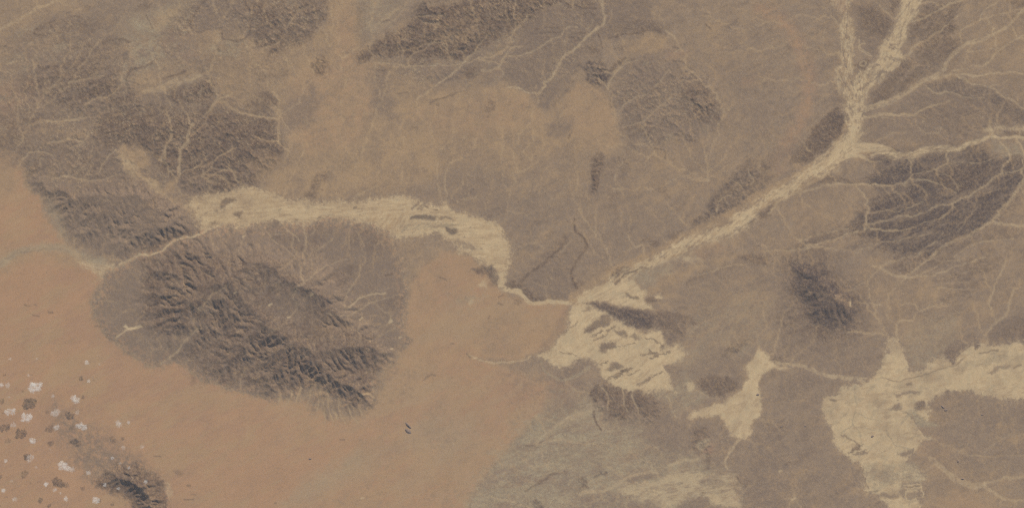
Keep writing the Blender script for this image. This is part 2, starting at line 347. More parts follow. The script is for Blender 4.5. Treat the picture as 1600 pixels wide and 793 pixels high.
poly('stone', T(0,1,[(860,400),(940,410),(940,480),(880,490)]), 6, 3, .5)
poly('stone', T(0,1,[(720,430),(830,430),(800,560),(870,620),(860,740),(800,720),(720,740),(700,660),(720,560)]), 7, 4, .8)
poly('rock', T(0,1,[(1410,680),(1450,620),(1500,610),(1480,680),(1430,720)]), 4, 3, .6, MOT)
# north centre plateau
poly('stone', [(786,122),(800,85),(805,45),(850,18),(900,5),(935,-20),(1000,-20),(1020,20),(1045,50),(960,60),(930,60),(915,85),(900,112),(885,132),(868,150),(862,172),(850,176),(835,160),(825,145),(800,138)], 4, 3, .85)
poly('rock', [(800,-30),(930,-30),(930,12),(880,15),(800,45),(780,35)], 6, 5, .45, STRATA)
poly('stone', T(0,2,[(220,780),(280,720),(390,730),(400,790),(330,860),(220,850)]), 6, 3, .8)
poly('rock', T(0,2,[(600,170),(700,110),(860,120),(940,200),(860,210),(740,215),(620,240)]), 6, 4, .4, STRATA)
poly('tan', T(0,2,[(700,290),(800,250),(870,220),(950,235),(930,330),(800,345),(710,330)]), 4, 3, .85)
poly('stone', T(0,2,[(630,590),(640,480),(740,370),(960,350),(1080,390),(1200,480),(1270,600),(1310,700),(1290,790),(1160,860),(960,840),(880,930),(700,940),(670,760)]), 6, 5, .8, np.clip(MOT + .1, 0, 1))
poly('rock', T(0,2,[(1040,580),(1150,490),(1210,500),(1240,600),(1310,690),(1290,740),(1160,740),(1060,700)]), 6, 4, .75, MOT)
poly('rock', T(0,2,[(600,620),(680,640),(780,600),(900,590),(880,680),(760,700),(640,690)]), 6, 4, .5, STRATA)
poly('rock', T(0,2,[(680,760),(760,770),(900,790),(860,850),(780,870),(750,910),(700,880)]), 6, 4, .5, STRATA)
poly('basalt', T(0,2,[(440,420),(470,380),(540,360),(580,420),(620,460),(600,500),(545,530),(500,520),(460,480)]), 6, 3, .98, MOT)
poly('basalt', T(0,2,[(545,440),(600,480),(600,560),(570,570),(550,520)]), 3, 2, .4)
poly('rock', T(0,2,[(470,290),(530,280),(540,330),(490,340)]), 5, 3, .7)
poly('rock', T(0,2,[(620,290),(700,280),(700,330),(650,330)]), 3, 3, .7, MOT)
poly('rock', T(0,2,[(640,400),(660,370),(720,360),(680,410),(640,440),(580,440)]), 2.5, 2, .7)
poly('rock', T(0,2,[(370,500),(410,450),(390,490),(330,580),(260,680),(250,660),(330,560)]), 3, 2, .5)
poly('stone', T(0,2,[(1490,640),(1586,640),(1586,800),(1500,800)]), 8, 4, .6, MOT)
# middle knolls
poly('rock', T(1,2,[(480,300),(480,230),(510,170),(560,150),(585,190),(560,290),(540,340),(510,420),(475,410),(490,350)]), 4, 3, .9, MOT)
poly('rock', T(1,2,[(680,250),(730,220),(740,260),(700,310),(670,290)]), 4, 3, .65)
poly('stone', T(1,2,[(560,160),(640,160),(830,210),(820,300),(720,330),(600,330),(560,280)]), 6, 4, .65, MOT)
poly('stone', T(1,2,[(280,230),(360,200),(420,240),(370,310),(300,300)]), 7, 4, .7, MOT)
poly('rock', T(1,2,[(880,340),(940,340),(980,430),(940,430),(890,390)]), 5, 3, .5)
poly('stone', T(1,2,[(700,440),(780,450),(780,530),(720,560)]), 6, 3, .5)
poly('tan', T(1,2,[(830,210),(900,130),(940,160),(940,240),(890,280),(860,240)]), 2.5, 1.5, .6)
poly('stone', T(1,2,[(1070,190),(1160,170),(1240,290),(1220,340),(1120,270)]), 6, 4, .4, MOT)
poly('rock', T(1,2,[(240,740),(290,690),(340,665),(330,720),(270,790),(200,793)]), 5, 3, .6)
poly('rock', T(1,2,[(850,660),(900,690),(910,740),(880,760),(850,690)]), 4, 3, .5)
poly('rock', T(1,2,[(980,660),(1050,640),(1040,690),(990,720)]), 3, 2, .65)
poly('stone', [(800,432),(835,412),(862,388),(885,372),(905,385),(902,410),(894,440),(904,452),(894,470),(870,468),(835,470),(815,456),(800,450)], 4, 3, .7)
poly('rock', T(2,2,[(0,190),(60,170),(110,220),(180,240),(210,280),(340,280),(390,240),(400,290),(300,290),(140,285),(100,260),(60,220),(0,215)]), 2.5, 2, .75, MOT)
poly('rock', T(2,2,[(360,170),(400,150),(440,170),(420,230),(390,220)]), 3, 2, .7)
poly('rock', T(2,2,[(0,240),(60,250),(80,280),(30,310),(0,310)]), 3, 2, .6, MOT)
line('rock', [(897,343),(898,358),(912,370),(916,386),(909,398),(899,412),(893,430),(899,446),(905,455)], 1.9, 1.8, .95)
line('rock', [(800,449),(825,430),(848,412),(868,395),(886,372)], 2, 2.4, .8)
# dark band along the eastern river
poly('basalt', T(1,2,[(1095,650),(1110,600),(1200,510),(1230,440),(1320,340),(1400,240),(1480,190),(1586,200),(1586,370),(1500,410),(1440,470),(1380,520),(1320,570),(1230,590),(1160,640)]), 4, 3, .85, np.clip(MOT + .1, 0, 1))
poly('rock', T(1,3,[(0,100),(60,200),(30,300),(-20,350),(-60,280)]), 6, 4, .4, MOT)
poly('rock', T(0,3,[(290,793),(370,710),(440,680),(490,710),(480,793),(430,870),(330,950),(250,1010),(130,1010),(200,900)]), 3, 3, .85)
poly('basalt', T(0,3,[(380,710),(440,690),(480,720),(450,793),(380,793)]), 5, 2, .5)
poly('stone', T(0,3,[(380,540),(420,530),(470,600),(480,680),(410,640),(370,590)]), 5, 3, .7)
poly('stone', T(0,3,[(510,0),(640,20),(740,80),(780,130),(740,220),(700,290),(660,340),(590,320),(540,240),(530,120),(500,60)]), 4, 3, .7)
poly('rock', T(0,3,[(560,40),(660,40),(740,90),(770,140),(720,230),(640,210),(580,170)]), 7, 3, .6)
poly('rock', T(0,3,[(750,0),(825,0),(800,60),(770,90)]), 3, 2, .7)
poly('rock', T(0,3,[(520,400),(590,370),(620,390),(590,440),(530,420)]), 3, 2, .6)
poly('rock', T(0,3,[(860,100),(930,60),(1010,20),(1190,10),(1190,60),(1130,110),(1160,180),(1110,230),(1200,260),(1140,340),(1070,400),(960,480),(860,550),(720,640),(610,650),(640,580),(760,470),(860,360),(1000,240),(900,240),(870,160),(960,130)]), 4, 3, .62, tx(45, 1.5, 40, 3, .8, .3))
poly('rock', T(0,3,[(1080,110),(1140,110),(1160,180),(1120,180)]), 4, 2, .6)
poly('stone', T(0,3,[(610,720),(720,690),(900,560),(1000,520),(1200,590),(1380,620),(1586,660),(1586,793),(1300,850),(900,830),(700,850),(600,840)]), 6, 4, .75, tx(12, 1.5, 40, 4, .8, .3))
poly('basalt', T(0,3,[(1000,530),(1080,480),(1180,475),(1280,520),(1370,545),(1440,590),(1540,650),(1586,680),(1700,740),(1700,790),(1586,770),(1450,690),(1320,620),(1200,600),(1050,565)]), 4, 3, .6, np.clip(MOT + .1, 0, 1))
poly('rock', T(0,3,[(900,640),(1250,620),(1586,720),(1420,793),(1280,850),(1100,800),(960,740)]), 8, 4, .35, MOT)
poly('rock', T(0,3,[(1480,0),(1560,-10),(1640,40),(1600,50),(1520,30)]), 2.5, 1.5, .8)
# basalt plain in the east
LAVA = T(1,3,[(610,340),(660,270),(665,205),(630,185),(760,165),(860,195),(960,180),(1050,140),(1180,145),(1290,105),(1370,170),(1420,195),(1586,180),(1700,200),(1640,280),(1540,380),(1480,470),(1400,560),(1310,620),(1200,680),(1080,735),(1010,793),(840,793),(700,740),(640,680),(480,640),(350,700),(190,745),(240,690),(420,640),(500,620),(560,540),(620,510),(690,440),(695,390),(640,355)])
poly('basalt', LAVA, 6, 5, .95, tx(25, 1.5, 60, 5, .9, .2))
poly('rock', T(1,3,[(950,300),(1100,230),(1250,215),(1420,260),(1360,340),(1230,410),(1170,400),(1110,380),(1020,320)]), 7, 4, .6, MOT)
poly('tan', T(1,3,[(1040,350),(1080,340),(1130,400),(1160,430),(1100,425),(1050,390)]), 3, 3, .55, MOT2)
poly('rock', T(1,3,[(120,410),(190,350),(290,310),(400,290),(520,325),(610,330),(560,350),(400,330),(300,350),(180,390)]), 3, 2, .75)
poly('rock', T(1,3,[(0,470),(60,440),(80,450),(40,490),(0,520)]), 2.5, 2, .7)
poly('rock', T(1,3,[(560,110),(760,60),(960,50),(1200,30),(1290,80),(1180,110),(960,100),(900,150),(800,130),(640,100)]), 8, 4, .45, tx(15, 1.5, 40, 4, .7, .4))
poly('tan', T(1,3,[(760,80),(900,70),(960,100),(930,130),(850,120)]), 7, 3, .5)
poly('rock', T(1,3,[(1450,10),(1586,20),(1640,30),(1586,60),(1480,45)]), 3, 2, .6)
poly('rock', T(1,3,[(1310,640),(1450,610),(1586,620),(1700,640),(1586,680),(1400,690),(1230,740),(1150,793),(1050,793),(1150,720)]), 5, 3, .5, tx(30, 1.5, 40, 4, .7, .4))
poly('rock', T(2,3,[(720,75),(790,40),(880,10),(990,0),(1150,0),(1190,30),(1100,60),(960,70),(880,110)]), 3, 2, .65, MOT)
poly('rock', T(2,3,[(1000,110),(1100,90),(1300,20),(1400,20),(1420,60),(1360,130),(1300,200),(1260,300),(1180,310),(1080,230),(1040,170)]), 7, 4, .5, tx(10, 1.2, 30, 5, .6, .45))
poly('stone', T(2,3,[(1380,120),(1500,120),(1540,200),(1500,300),(1400,320),(1360,230)]), 8, 4, .6, MOT)
poly('stone', T(2,3,[(780,310),(900,290),(1010,330),(1130,310),(1180,350),(1080,400),(860,390),(800,430),(770,350)]), 6, 4, .65, MOT)
poly('rock', T(1,3,[(200,770),(320,755),(450,770),(500,793),(420,830),(260,820)]), 6, 3, .5, MOT)
poly('rock', T(1,2,[(1390,790),(1500,775),(1600,790),(1560,830),(1400,815)]), 4, 3, .6)
# dark cone hill
poly('stone', [(1190,400),(1300,385),(1380,430),(1370,520),(1330,570),(1240,570),(1180,520),(1170,450)], 32, 10, .6, tx(-50, 2, 40, 3, .75, .3))
poly('stone', [(1205,405),(1240,398),(1300,398),(1340,420),(1370,445),(1355,480),(1350,520),(1330,545),(1290,560),(1235,545),(1215,505),(1210,460)], 14, 6, .6, MOT)
CONE = T(2,3,[(120,40),(180,30),(250,45),(350,30),(370,90),(400,150),(470,210),(520,250),(570,280),(560,330),(540,390),(530,450),(480,455),(400,455),(330,440),(250,400),(230,330),(170,260),(155,180),(165,110)])
poly('rock', CONE, 26, 8, .7)
poly('rock', T(2,3,[(60,330),(250,400),(480,455),(560,420),(480,560),(330,600),(150,520)]), 14, 6, .35, MOT2)
poly('basalt', CONE, 5, 3, .95, np.clip(MOT + .25, 0, 1))
poly('basalt', T(2,3,[(290,130),(330,120),(400,190),(380,230),(300,200)]), 3, 2, .8)
poly('tan', T(2,3,[(400,240),(500,270),(520,300),(490,300),(430,270)]), 2.5, 2, .5)
poly('wash', T(2,3,[(500,285),(518,275),(515,310),(503,310)]), 1.5, .6, .8)
for q in ([(80,350),(160,390),(140,420)], [(90,500),(150,470),(240,460)], [(250,430),(330,460),(370,540)], [(60,380),(110,420),(60,410)]):
    line('rock', T(2,3,q), 2.2, 2, .5)
poly('stone', T(2,3,[(200,660),(330,600),(480,600),(640,610),(640,700),(560,740),(400,720),(260,680)]), 8, 4, .65, tx(15, 1.5, 40, 4, .7, .4))
poly('stone', T(2,3,[(60,780),(180,700),(280,720),(380,760),(360,793),(200,840),(80,830)]), 4, 3, .7)
poly('rock', T(2,3,[(0,620),(60,610),(100,640),(70,660),(10,640)]), 3, 2, .7, MOT)
poly('rock', T(2,3,[(0,700),(60,690),(100,710),(60,750),(0,740)]), 4, 3, .4, MOT)
poly('stone', T(2,3,[(770,340),(800,330),(840,350),(810,400),(790,390)]), 3, 2, .7)
# knolls between the fans
poly('rock', T(2,2,[(1290,600),(1330,540),(1420,500),(1510,510),(1480,550),(1380,590),(1330,600)]), 4, 4, .6, tx(30, 1.5, 30, 4, .7, .4))
poly('stone', T(2,2,[(1350,420),(1420,400),(1440,440),(1390,470)]), 4, 3, .5)
poly('stone', T(2,2,[(1060,200),(1380,60),(1586,60),(1586,200),(1400,280),(1200,420),(1080,400),(940,300),(940,220)]), 10, 6, .45, tx(-25, 1.5, 40, 4, .7, .3))
poly('rock', T(2,2,[(1080,140),(1160,90),(1300,60),(1390,40),(1440,60),(1300,90),(1130,150),(1100,170)]), 5, 3, .45)
poly('rock', T(2,2,[(1390,20),(1480,0),(1586,0),(1586,50),(1440,40)]), 4, 3, .6)
poly('stone', T(2,2,[(1080,700),(1200,650),(1400,660),(1460,700),(1400,793),(1380,860),(1300,860),(1150,800)]), 8, 4, .5, MOT)
poly('rock', T(3,2,[(1140,10),(1260,-20),(1400,0),(1380,60),(1310,100),(1230,110),(1170,80)]), 3, 3, .7)
# headland and the hills south of the white fan
poly('stone', T(2,2,[(420,290),(500,280),(640,305),(760,325),(880,345),(940,330),(1080,370),(1150,415),(1080,420),(1060,440),(1080,500),(1060,560),(980,570),(950,540),(950,470),(860,460),(760,450),(660,400),(570,350),(500,310)]), 3, 2, .95)
poly('basalt', T(2,2,[(420,290),(500,280),(640,305),(760,325),(840,340),(870,380),(860,440),(770,450),(680,410),(620,370),(560,335),(500,310)]), 4, 2, .85)
poly('rock', T(2,2,[(840,330),(940,340),(1000,390),(1070,470),(1060,500),(980,450),(870,440)]), 6, 3, .5)
poly('rock', T(2,2,[(940,330),(1060,370),(1150,415),(1110,420),(1000,380)]), 3, 2, .5)
poly('stone', T(3,2,[(470,100),(500,50),(620,20),(860,50),(900,150),(960,190),(1020,230),(1060,260),(1200,280),(1310,300),(1340,350),(1400,360),(1330,440),(1320,520),(1280,560),(1180,480),(1040,480),(960,480),(860,380),(840,290),(680,290),(560,260),(500,160)]), 6, 4, .75, MOT)
poly('rock', T(3,2,[(480,90),(520,40),(620,30),(720,30),(790,30),(870,60),(880,120),(900,200),(820,230),(760,180),(700,240),(600,230),(580,140),(520,140)]), 3, 3, .85, tx(80, 1.5, 30, 4, .85, .25))
poly('basalt', T(3,2,[(480,90),(520,50),(570,60),(580,120),(520,130)]), 6, 3, .4)
poly('rock', T(3,2,[(1130,300),(1200,300),(1220,350),(1150,380),(1130,420),(1120,360)]), 5, 3, .6)
poly('clay', T(3,2,[(1140,400),(1180,370),(1220,370),(1200,420),(1160,440)]), 2.5, 2, .8)
poly('red', T(3,2,[(1150,430),(1240,390),(1250,440),(1200,480),(1160,470)]), 4, 3, .6, MOT)
poly('rock', T(3,2,[(1190,470),(1230,470),(1220,560),(1180,550)]), 4, 3, .5)
poly('stone', T(3,2,[(1330,500),(1420,400),(1586,380),(1700,420),(1700,900),(1430,860),(1430,700),(1360,590)]), 6, 4, .65, MOT)
poly('rock', T(3,2,[(1370,590),(1400,600),(1420,640),(1400,630)]), 2.5, 1.5, .8)
poly('rock', T(3,2,[(790,420),(900,430),(960,480),(860,470)]), 5, 3, .4, MOT)
line('rock', T(3,2,[(505,200),(520,250),(550,310)]), 1.5, 1.2, .8)
line('rock', T(3,2,[(80,690),(150,645),(230,595),(300,575),(340,577)]), 1.6, 1.5, .65)
line('rock', T(3,2,[(90,402),(150,402)]), 1.5, 1.2, .7)
poly('rock', T(3,2,[(395,590),(440,595),(465,620),(475,655),(440,670),(415,710),(405,690),(430,650),(420,615)]), 2.0, 2.5, .75, MOT)
poly('basalt', T(3,2,[(515,590),(560,575),(590,565),(595,590),(550,600),(510,610)]), 2.0, 2, .8)
poly('stone', T(3,2,[(500,490),(560,520),(560,580),(520,580)]), 6, 3, .5)
poly('basalt', T(3,2,[(120,745),(150,735),(180,770),(185,810),(150,800)]), 2.5, 2.5, .75)
# south west hill under the clouds
SWH = T(3,0,[(575,640),(640,570),(700,540),(800,530),(870,510),(900,560),(960,590),(1010,600),(1030,660),(1040,720),(1050,793),(1060,900),(860,900),(800,780),(760,730),(680,690)])
poly('stone', T(3,0,[(400,480),(560,420),(700,430),(860,480),(900,560),(700,560),(560,620),(500,560)]), 14, 5, .7, MOT)
poly('rock', SWH, 4, 3, .9)
poly('basalt', T(3,0,[(640,600),(740,590),(860,590),(880,650),(880,720),(800,700),(680,660)]), 8, 4, .55, MOT)
poly('wash', T(3,0,[(1025,640),(1045,630),(1070,700),(1060,740),(1035,700)]), 3, 2, .5)
poly('rock', T(3,0,[(1065,570),(1110,560),(1170,572),(1120,590)]), 3, 2, .6)
# the great massif
MASS = [(312,362),(345,356),(400,350),(430,350),(470,350),(500,343),(560,346),(608,360),(616,385),(628,400),(632,440),(634,470),(636,490),(633,520),(640,532),(625,555),(610,572),(590,590),(585,610),(588,635),(570,642),(548,640),(530,628),(500,622),(496,635),(488,648),(495,610),(478,606),(470,618),(450,622),(425,626),(395,618),(345,605),(300,585),(272,568),(238,574),(205,556),(186,540),(165,520),(150,500),(145,480),(141,466),(160,462),(158,440),(165,425),(190,412),(215,400),(260,380)]
poly('stone', MASS, 2.5, 2.0, .95)
poly('rock', [(230,400),(300,385),(345,395),(420,405),(478,440),(520,475),(540,505),(585,530),(596,560),(588,600),(586,636),(560,640),(530,625),(490,610),(460,612),(400,606),(340,595),(310,575),(290,555),(315,505),(290,515),(250,520),(228,505),(220,460)], 12, 6, .78, MOT)
poly('rock', [(560,352),(600,362),(615,385),(590,395),(560,390),(545,370)], 8, 4, .4, MOT)
poly('rock', [(520,425),(555,412),(560,430),(535,450),(515,445)], 5, 3, .5, MOT)
poly('rock', [(590,470),(630,455),(632,480),(600,485)], 4, 3, .35)
poly('rock', [(415,350),(440,345),(470,370),(500,350),(510,365),(490,395),(470,400),(440,385),(420,370)], 5, 3, .45, MOT)
poly('rock', [(232,418),(262,398),(300,400),(340,425),(352,442),(310,478),(280,515),(245,512),(228,480)], 12, 5, .6, tx(8, 1.2, 14, 5, .6, .45))
poly('rock', [(375,500),(420,505),(470,548),(560,545),(592,560),(588,600),(560,612),(500,598),(440,600),(380,590),(340,570)], 12, 5, .2, tx(65, 1.2, 14, 4, .6, .45))
poly('basalt', [(400,428),(440,432),(474,440),(474,446),(440,442),(400,440)], 3, 2, .55, MOT)  # dark bands under the crests: shade away from the sun painted in, plus varnish
poly('basalt', [(477,443),(500,455),(522,480),(510,478),(490,462)], 3, 2, .45, MOT)  # same painted shade and varnish along the eastern rim
poly('basalt', [(312,402),(335,414),(356,438),(346,436),(326,420)], 3, 2, .5, MOT)  # shaded south side of the north west crest, painted in, with varnish
poly('basalt', [(420,515),(448,538),(478,556),(505,562),(500,568),(465,556),(435,536)], 4, 2, .4, MOT)  # painted shade and varnish just below the southern crest
# its ragged south eastern foot, half buried in sand
poly('tan', [(486,600),(500,595),(512,612),(520,632),(505,628),(494,618)], 3, 3, .85)
poly('tan', [(515,640),(545,635),(580,640),(560,660),(530,662)], 4, 4, .6, tx(70, 1.2, 14, 4, .5, .5))
for q in ([(492,600),(486,625),(480,640)], [(512,615),(515,640),(522,658)], [(530,625),(536,645),(545,660)], [(550,632),(556,648)], [(565,615),(575,612),(585,618)], [(470,612),(466,630)], [(455,615),(450,632)]):
    line('tan', q, [1.4,1.0], 1.3, .75, chan=False)
for q in ([(498,632),(512,628),(520,648)], [(505,640),(514,655)], [(540,632),(552,645)], [(560,628),(572,640)]):
    line('stone', q, [2.2,1.2], 1.5, .7)
poly('tan', [(600,372),(650,365),(700,400),(670,470),(640,450),(618,400)], 12, 5, .5, MOT)
poly('tan', [(592,600),(600,570),(628,545),(660,560),(640,620),(600,640)], 12, 5, .6, MOT)
poly('stone', [(425,458),(470,450),(485,470),(470,500),(445,505),(430,490)], 9, 4, .6)
poly('tan', [(480,515),(500,500),(520,490),(580,500),(560,515),(510,525)], 6, 4, .25, MOT)
poly('tan', T(2,0,[(1180,700),(1230,690),(1240,730),(1200,720)]), 3, 2, .6)
poly('rock', T(2,0,[(1170,720),(1230,710),(1220,793),(1180,820)]), 3, 2, .4)
# north west spur of the massif
SPUR = [(36,285),(62,268),(80,282),(140,284),(212,279),(235,292),(262,305),(290,325),(308,345),(312,357),(298,367),(262,377),(238,390),(200,404),(180,405),(160,400),(148,392),(118,386),(104,372),(97,352),(84,333),(70,325),(65,305)]
poly('stone', SPUR, 2.5, 2, .95)
poly('rock', T(1,0,[(830,793),(900,740),(1000,680),(1120,640),(1240,630),(1200,670),(1060,700),(980,760),(900,793)]), 3, 2, .7)  # shading of the narrow canyon, put into the soil colour as dark rock
poly('rock', T(1,0,[(360,390),(440,370),(480,400),(440,440),(370,430)]), 7, 3, .4, MOT)
poly('rock', T(1,0,[(500,460),(620,440),(720,460),(680,540),(560,560)]), 8, 4, .35, MOT)
poly('rock', T(1,0,[(870,440),(960,440),(960,500),(890,510)]), 7, 3, .35, MOT)
poly('clay', T(1,0,[(300,440),(370,500),(400,600),(420,700),(370,680),(350,600),(290,520)]), 6, 3, .35)
# dark knolls on the tan plain
poly('rock', T(1,1,[(285,430),(310,370),(360,300),(420,260),(450,270),(430,330),(390,380),(370,430),(320,440)]), 5, 3, .75, MOT)
poly('stone', T(1,1,[(400,300),(470,220),(560,150),(600,170),(560,250),(470,310)]), 9, 4, .5, MOT)
poly('stone', T(1,1,[(560,430),(640,380),(760,310),(880,280),(1000,270),(1010,330),(960,430),(800,420),(720,455),(600,460)]), 9, 5, .7, MOT)
poly('stone', T(1,1,[(1000,420),(1100,300),(1240,180),(1260,60),(1330,30),(1310,160),(1586,120),(1586,590),(1420,560),(1220,490),(1080,460)]), 12, 5, .5, tx(22, 1.5, 60, 5, .75, .3))
line('rock', T(1,1,[(1100,270),(1160,230),(1220,190)]), 2, 4, .4)

for q, o in (([(760,240),(860,215),(930,240),(900,300),(820,320),(760,290)], .4), ([(560,240),(700,220),(740,250),(660,300),(560,305)], .45), ([(980,245),(1060,240),(1120,250),(1080,330),(1000,330),(960,290)], .4),
             ([(1100,60),(1220,20),(1250,90),(1200,130),(1120,110)], .35), ([(1130,220),(1250,200),(1230,290),(1150,330),(1110,300)], .35), ([(1120,420),(1210,420),(1210,540),(1140,530),(1080,560),(1070,500)], .5),
             ([(1350,440),(1480,440),(1500,520),(1420,540),(1370,520)], .4), ([(1200,310),(1330,300),(1330,370),(1180,390)], .35), ([(1430,690),(1560,720),(1600,793),(1460,793)], .45), ([(1560,-20),(1700,-20),(1700,130),(1540,120)], .4), ([(860,370),(960,380),(900,440),(880,420)], .25), ([(1460,300),(1600,290),(1640,330),(1500,420)], .0)):
    if o: poly('tan', q, 22, 12, o, tx(25, 1.5, 70, 4, .6, .45, 140))
# ---------------------------------------------------------------- pale dry river beds and clay pans
RIVW = [(292,318),(318,306),(345,302),(372,293),(400,291),(425,300),(450,312),(470,314),(500,317),(525,312),(555,316),(582,313),(602,306),(622,306),(642,308),(665,318),(698,320),(712,330),(732,336),(758,343),(780,350),(786,366),(793,378),(798,390),(795,405),(790,430),(788,448),(796,455),(780,452),(776,428),(770,415),(750,408),(735,402),(714,392),(716,384),(700,374),(690,364),(668,366),(640,370),(615,372),(610,360),(590,355),(565,347),(530,343),(500,340),(480,349),(462,352),(440,345),(425,342),(400,350),(370,356),(345,354),(318,360),(312,347),(302,335)]
poly('tan', RIVW, 4, 2, 1)
poly('wash', RIVW, 3, 2, .92, np.clip(.85 + .12 * noise(70, 1.5, 30, .9, 4, 9), 0, 1))
poly('tan', [(292,310),(330,300),(400,298),(430,315),(400,345),(330,352)], 10, 5, .35, MOT)
poly('tan', T(1,0,[(720,140),(760,100),(830,120),(910,130),(930,220),(880,260),(960,330),(1000,370),(1040,330),(1100,290),(1110,320),(1060,380),(1040,420),(1120,460),(1200,500),(1220,560),(1150,500),(1040,430),(930,360),(850,310),(790,260),(750,200)]), 4, 3, .85)
poly('wash', T(1,0,[(720,140),(770,150),(850,250),(850,310),(780,250)]), 5, 3, .5, MOT)
poly('wash', T(1,0,[(860,290),(950,330),(1000,380),(1040,420),(930,370)]), 4, 2, .4)
# dark islands and stripes in the western bed
for q in ([(945,545),(1050,540),(1115,545),(1112,570),(1040,568),(950,566)], [(1160,600),(1200,615),(1245,620),(1250,645),(1215,660),(1190,640)]):
    poly('basalt', T(1,1,q), 1.6, .8, .8, wa=.6)
poly('rock', T(1,1,[(1110,545),(1180,545),(1240,565),(1230,575),(1170,558)]), 1.5, 1, .6)
poly('stone', T(1,1,[(1190,680),(1270,690),(1350,720),(1400,750),(1360,770),(1260,750),(1240,720)]), 2.5, 2.5, .7, MOT)
poly('tan', T(1,1,[(690,550),(790,530),(930,545),(960,570),(900,610),(840,630),(760,610),(690,580)]), 3, 2, .7, tx(55, 1.5, 20, 6, .6, .5))
for i in range(9):
    x = 900 + 36 * i
    line('clay', T(1,1,[(x, 640 - 4 * i), (x + 70, 580 + 2 * i)]), 1.1, 1.0, .65, chan=False, wa=.5, wb=.6)
for x in (965, 1000, 1020): line('stone', T(1,1,[(x, 505), (x + 40, 462)]), 1.6, 1.0, .7, chan=False, wa=.5, wb=.6)
for x, y, r in ((1055,490,2.2),(1108,507,2),(615,493,2),(250,566,2),(395,545,1.6)):
    line('rock', T(1,1,[(x-6,y),(x+6,y)]), r, 1, .7)
for q in ([(1370,470),(1400,430),(1450,430),(1460,460),(1390,490)], [(1440,530),(1500,525),(1500,550),(1450,548)], [(1290,595),(1330,570),(1340,580),(1300,600)], [(1325,505),(1345,495),(1345,515)]):
    poly('rock', T(1,0,q), 2, 1.5, .75)
for q in ([(60,590),(90,580),(80,600)], [(105,570),(150,560),(165,585),(120,590)]): poly('rock', T(1,1,q), 2, 1.5, .7)
poly('stone', T(1,1,[(300,480),(340,470),(385,465),(380,490),(330,500)]), 4, 2, .5, MOT)
poly('basalt', T(2,1,[(1340,90),(1400,60),(1450,60),(1490,100),(1495,190),(1465,185),(1430,130),(1370,120)]), 3, 1.5, .75)
poly('rock', T(2,1,[(1540,190),(1560,150),(1600,150),(1600,205)]), 2, 1.5, .8)
poly('wash', T(2,1,[(1380,170),(1410,140),(1430,170),(1435,195),(1390,190)]), 2.5, 1.5, .7)
poly('wash', T(2,1,[(1320,290),(1335,265),(1350,285),(1330,302)]), 2.5, 1.5, .6)
poly('clay', T(2,1,[(1180,210),(1340,190),(1440,230),(1380,300),(1240,350),(1200,270)]), 8, 4, .45, MOT2)
# narrows and the eastern river
line('wash', [(782,446),(792,454),(806,455),(816,459),(824,469),(836,473),(858,471),(880,473),(900,472)], [3.5,3], 1.5, .85)
line('tan', [(900,466),(925,450),(955,432),(990,416),(1015,404),(1050,388),(1082,372),(1112,356),(1148,338),(1180,318),(1205,304),(1235,290),(1272,270),(1300,250),(1320,228),(1330,205)], [12,15], 3, .9, chan=False)
EAST = [(944,436),(972,428),(1000,412),(1040,392),(1058,378),(1092,368),(1112,358),(1140,348),(1152,332),(1180,318),(1198,304),(1222,292),(1245,276),(1262,266),(1285,248),(1300,232),(1312,222),(1324,200),(1350,200),(1345,212),(1335,230),(1320,240),(1330,240),(1318,250),(1302,262),(1290,272),(1270,276),(1240,296),(1230,305),(1205,315),(1190,322),(1182,338),(1170,352),(1140,366),(1110,378),(1085,384),(1060,392),(1030,408),(1000,420),(985,432),(960,440)]
poly('wash', EAST, 3.5, 3.5, .97, np.clip(.92 + .12 * noise(71, 1.3, 30, .9, 38, 9), 0, 1))
poly('rock', T(1,2,[(1460,595),(1490,560),(1520,540),(1510,580),(1490,605)]), 2, 1.5, .7)
poly('rock', T(1,2,[(1545,555),(1560,510),(1600,460),(1600,530),(1570,560)]), 2, 1.5, .7)
poly('red', T(1,2,[(1130,770),(1190,740),(1290,720),(1320,760),(1230,793),(1140,800)]), 4, 3, .6, MOT)
poly('tan', T(2,2,[(840,230),(870,180),(960,110),(1080,70),(1160,40),(1260,10),(1400,-10),(1390,20),(1260,40),(1150,80),(1060,150),(940,190),(900,250)]), 5, 3, .75)
poly('wash', T(2,2,[(830,50),(940,20),(1080,-20),(1150,0),(1170,20),(1100,30),(1020,10),(960,50),(850,70)]), 3, 2, .7, S35)
poly('tan', T(1,2,[(1150,720),(1300,690),(1450,640),(1586,610),(1586,660),(1450,720),(1380,760),(1300,800),(1150,793)]), 9, 4, .4, MOT)
poly('clay', T(2,2,[(740,120),(840,70),(960,60),(1010,90),(900,140),(840,200),(790,160)]), 5, 3, .6, MOT)
FANN = T(2,2,[(385,285),(410,250),(440,215),(530,180),(590,150),(600,110),(610,120),(640,160),(740,140),(790,180),(830,220),(810,245),(820,280),(850,290),(880,335),(800,330),(700,310),(600,290),(520,280),(430,290)])
poly('wash', FANN, 2.5, 2, .95, np.clip(.9 + .12 * noise(72, 1.5, 30, .9, 25, 8), 0, 1))
poly('wash', T(2,2,[(885,255),(920,240),(940,268),(915,275)]), 1.5, .8, .9)
poly('rock', T(2,2,[(605,120),(640,80),(690,65),(745,72),(700,105),(630,130)]), 2, 1.5, .8)
line('rock', T(2,2,[(640,165),(700,115),(770,85),(845,70)]), 1.6, 1.2, .8)
poly('rock', T(2,2,[(700,240),(740,240),(790,245),(785,262),(720,258)]), 1.6, 1.2, .7)
poly('rock', T(2,2,[(830,268),(870,260),(925,280),(900,300),(840,285)]), 2, 1.5, .7)
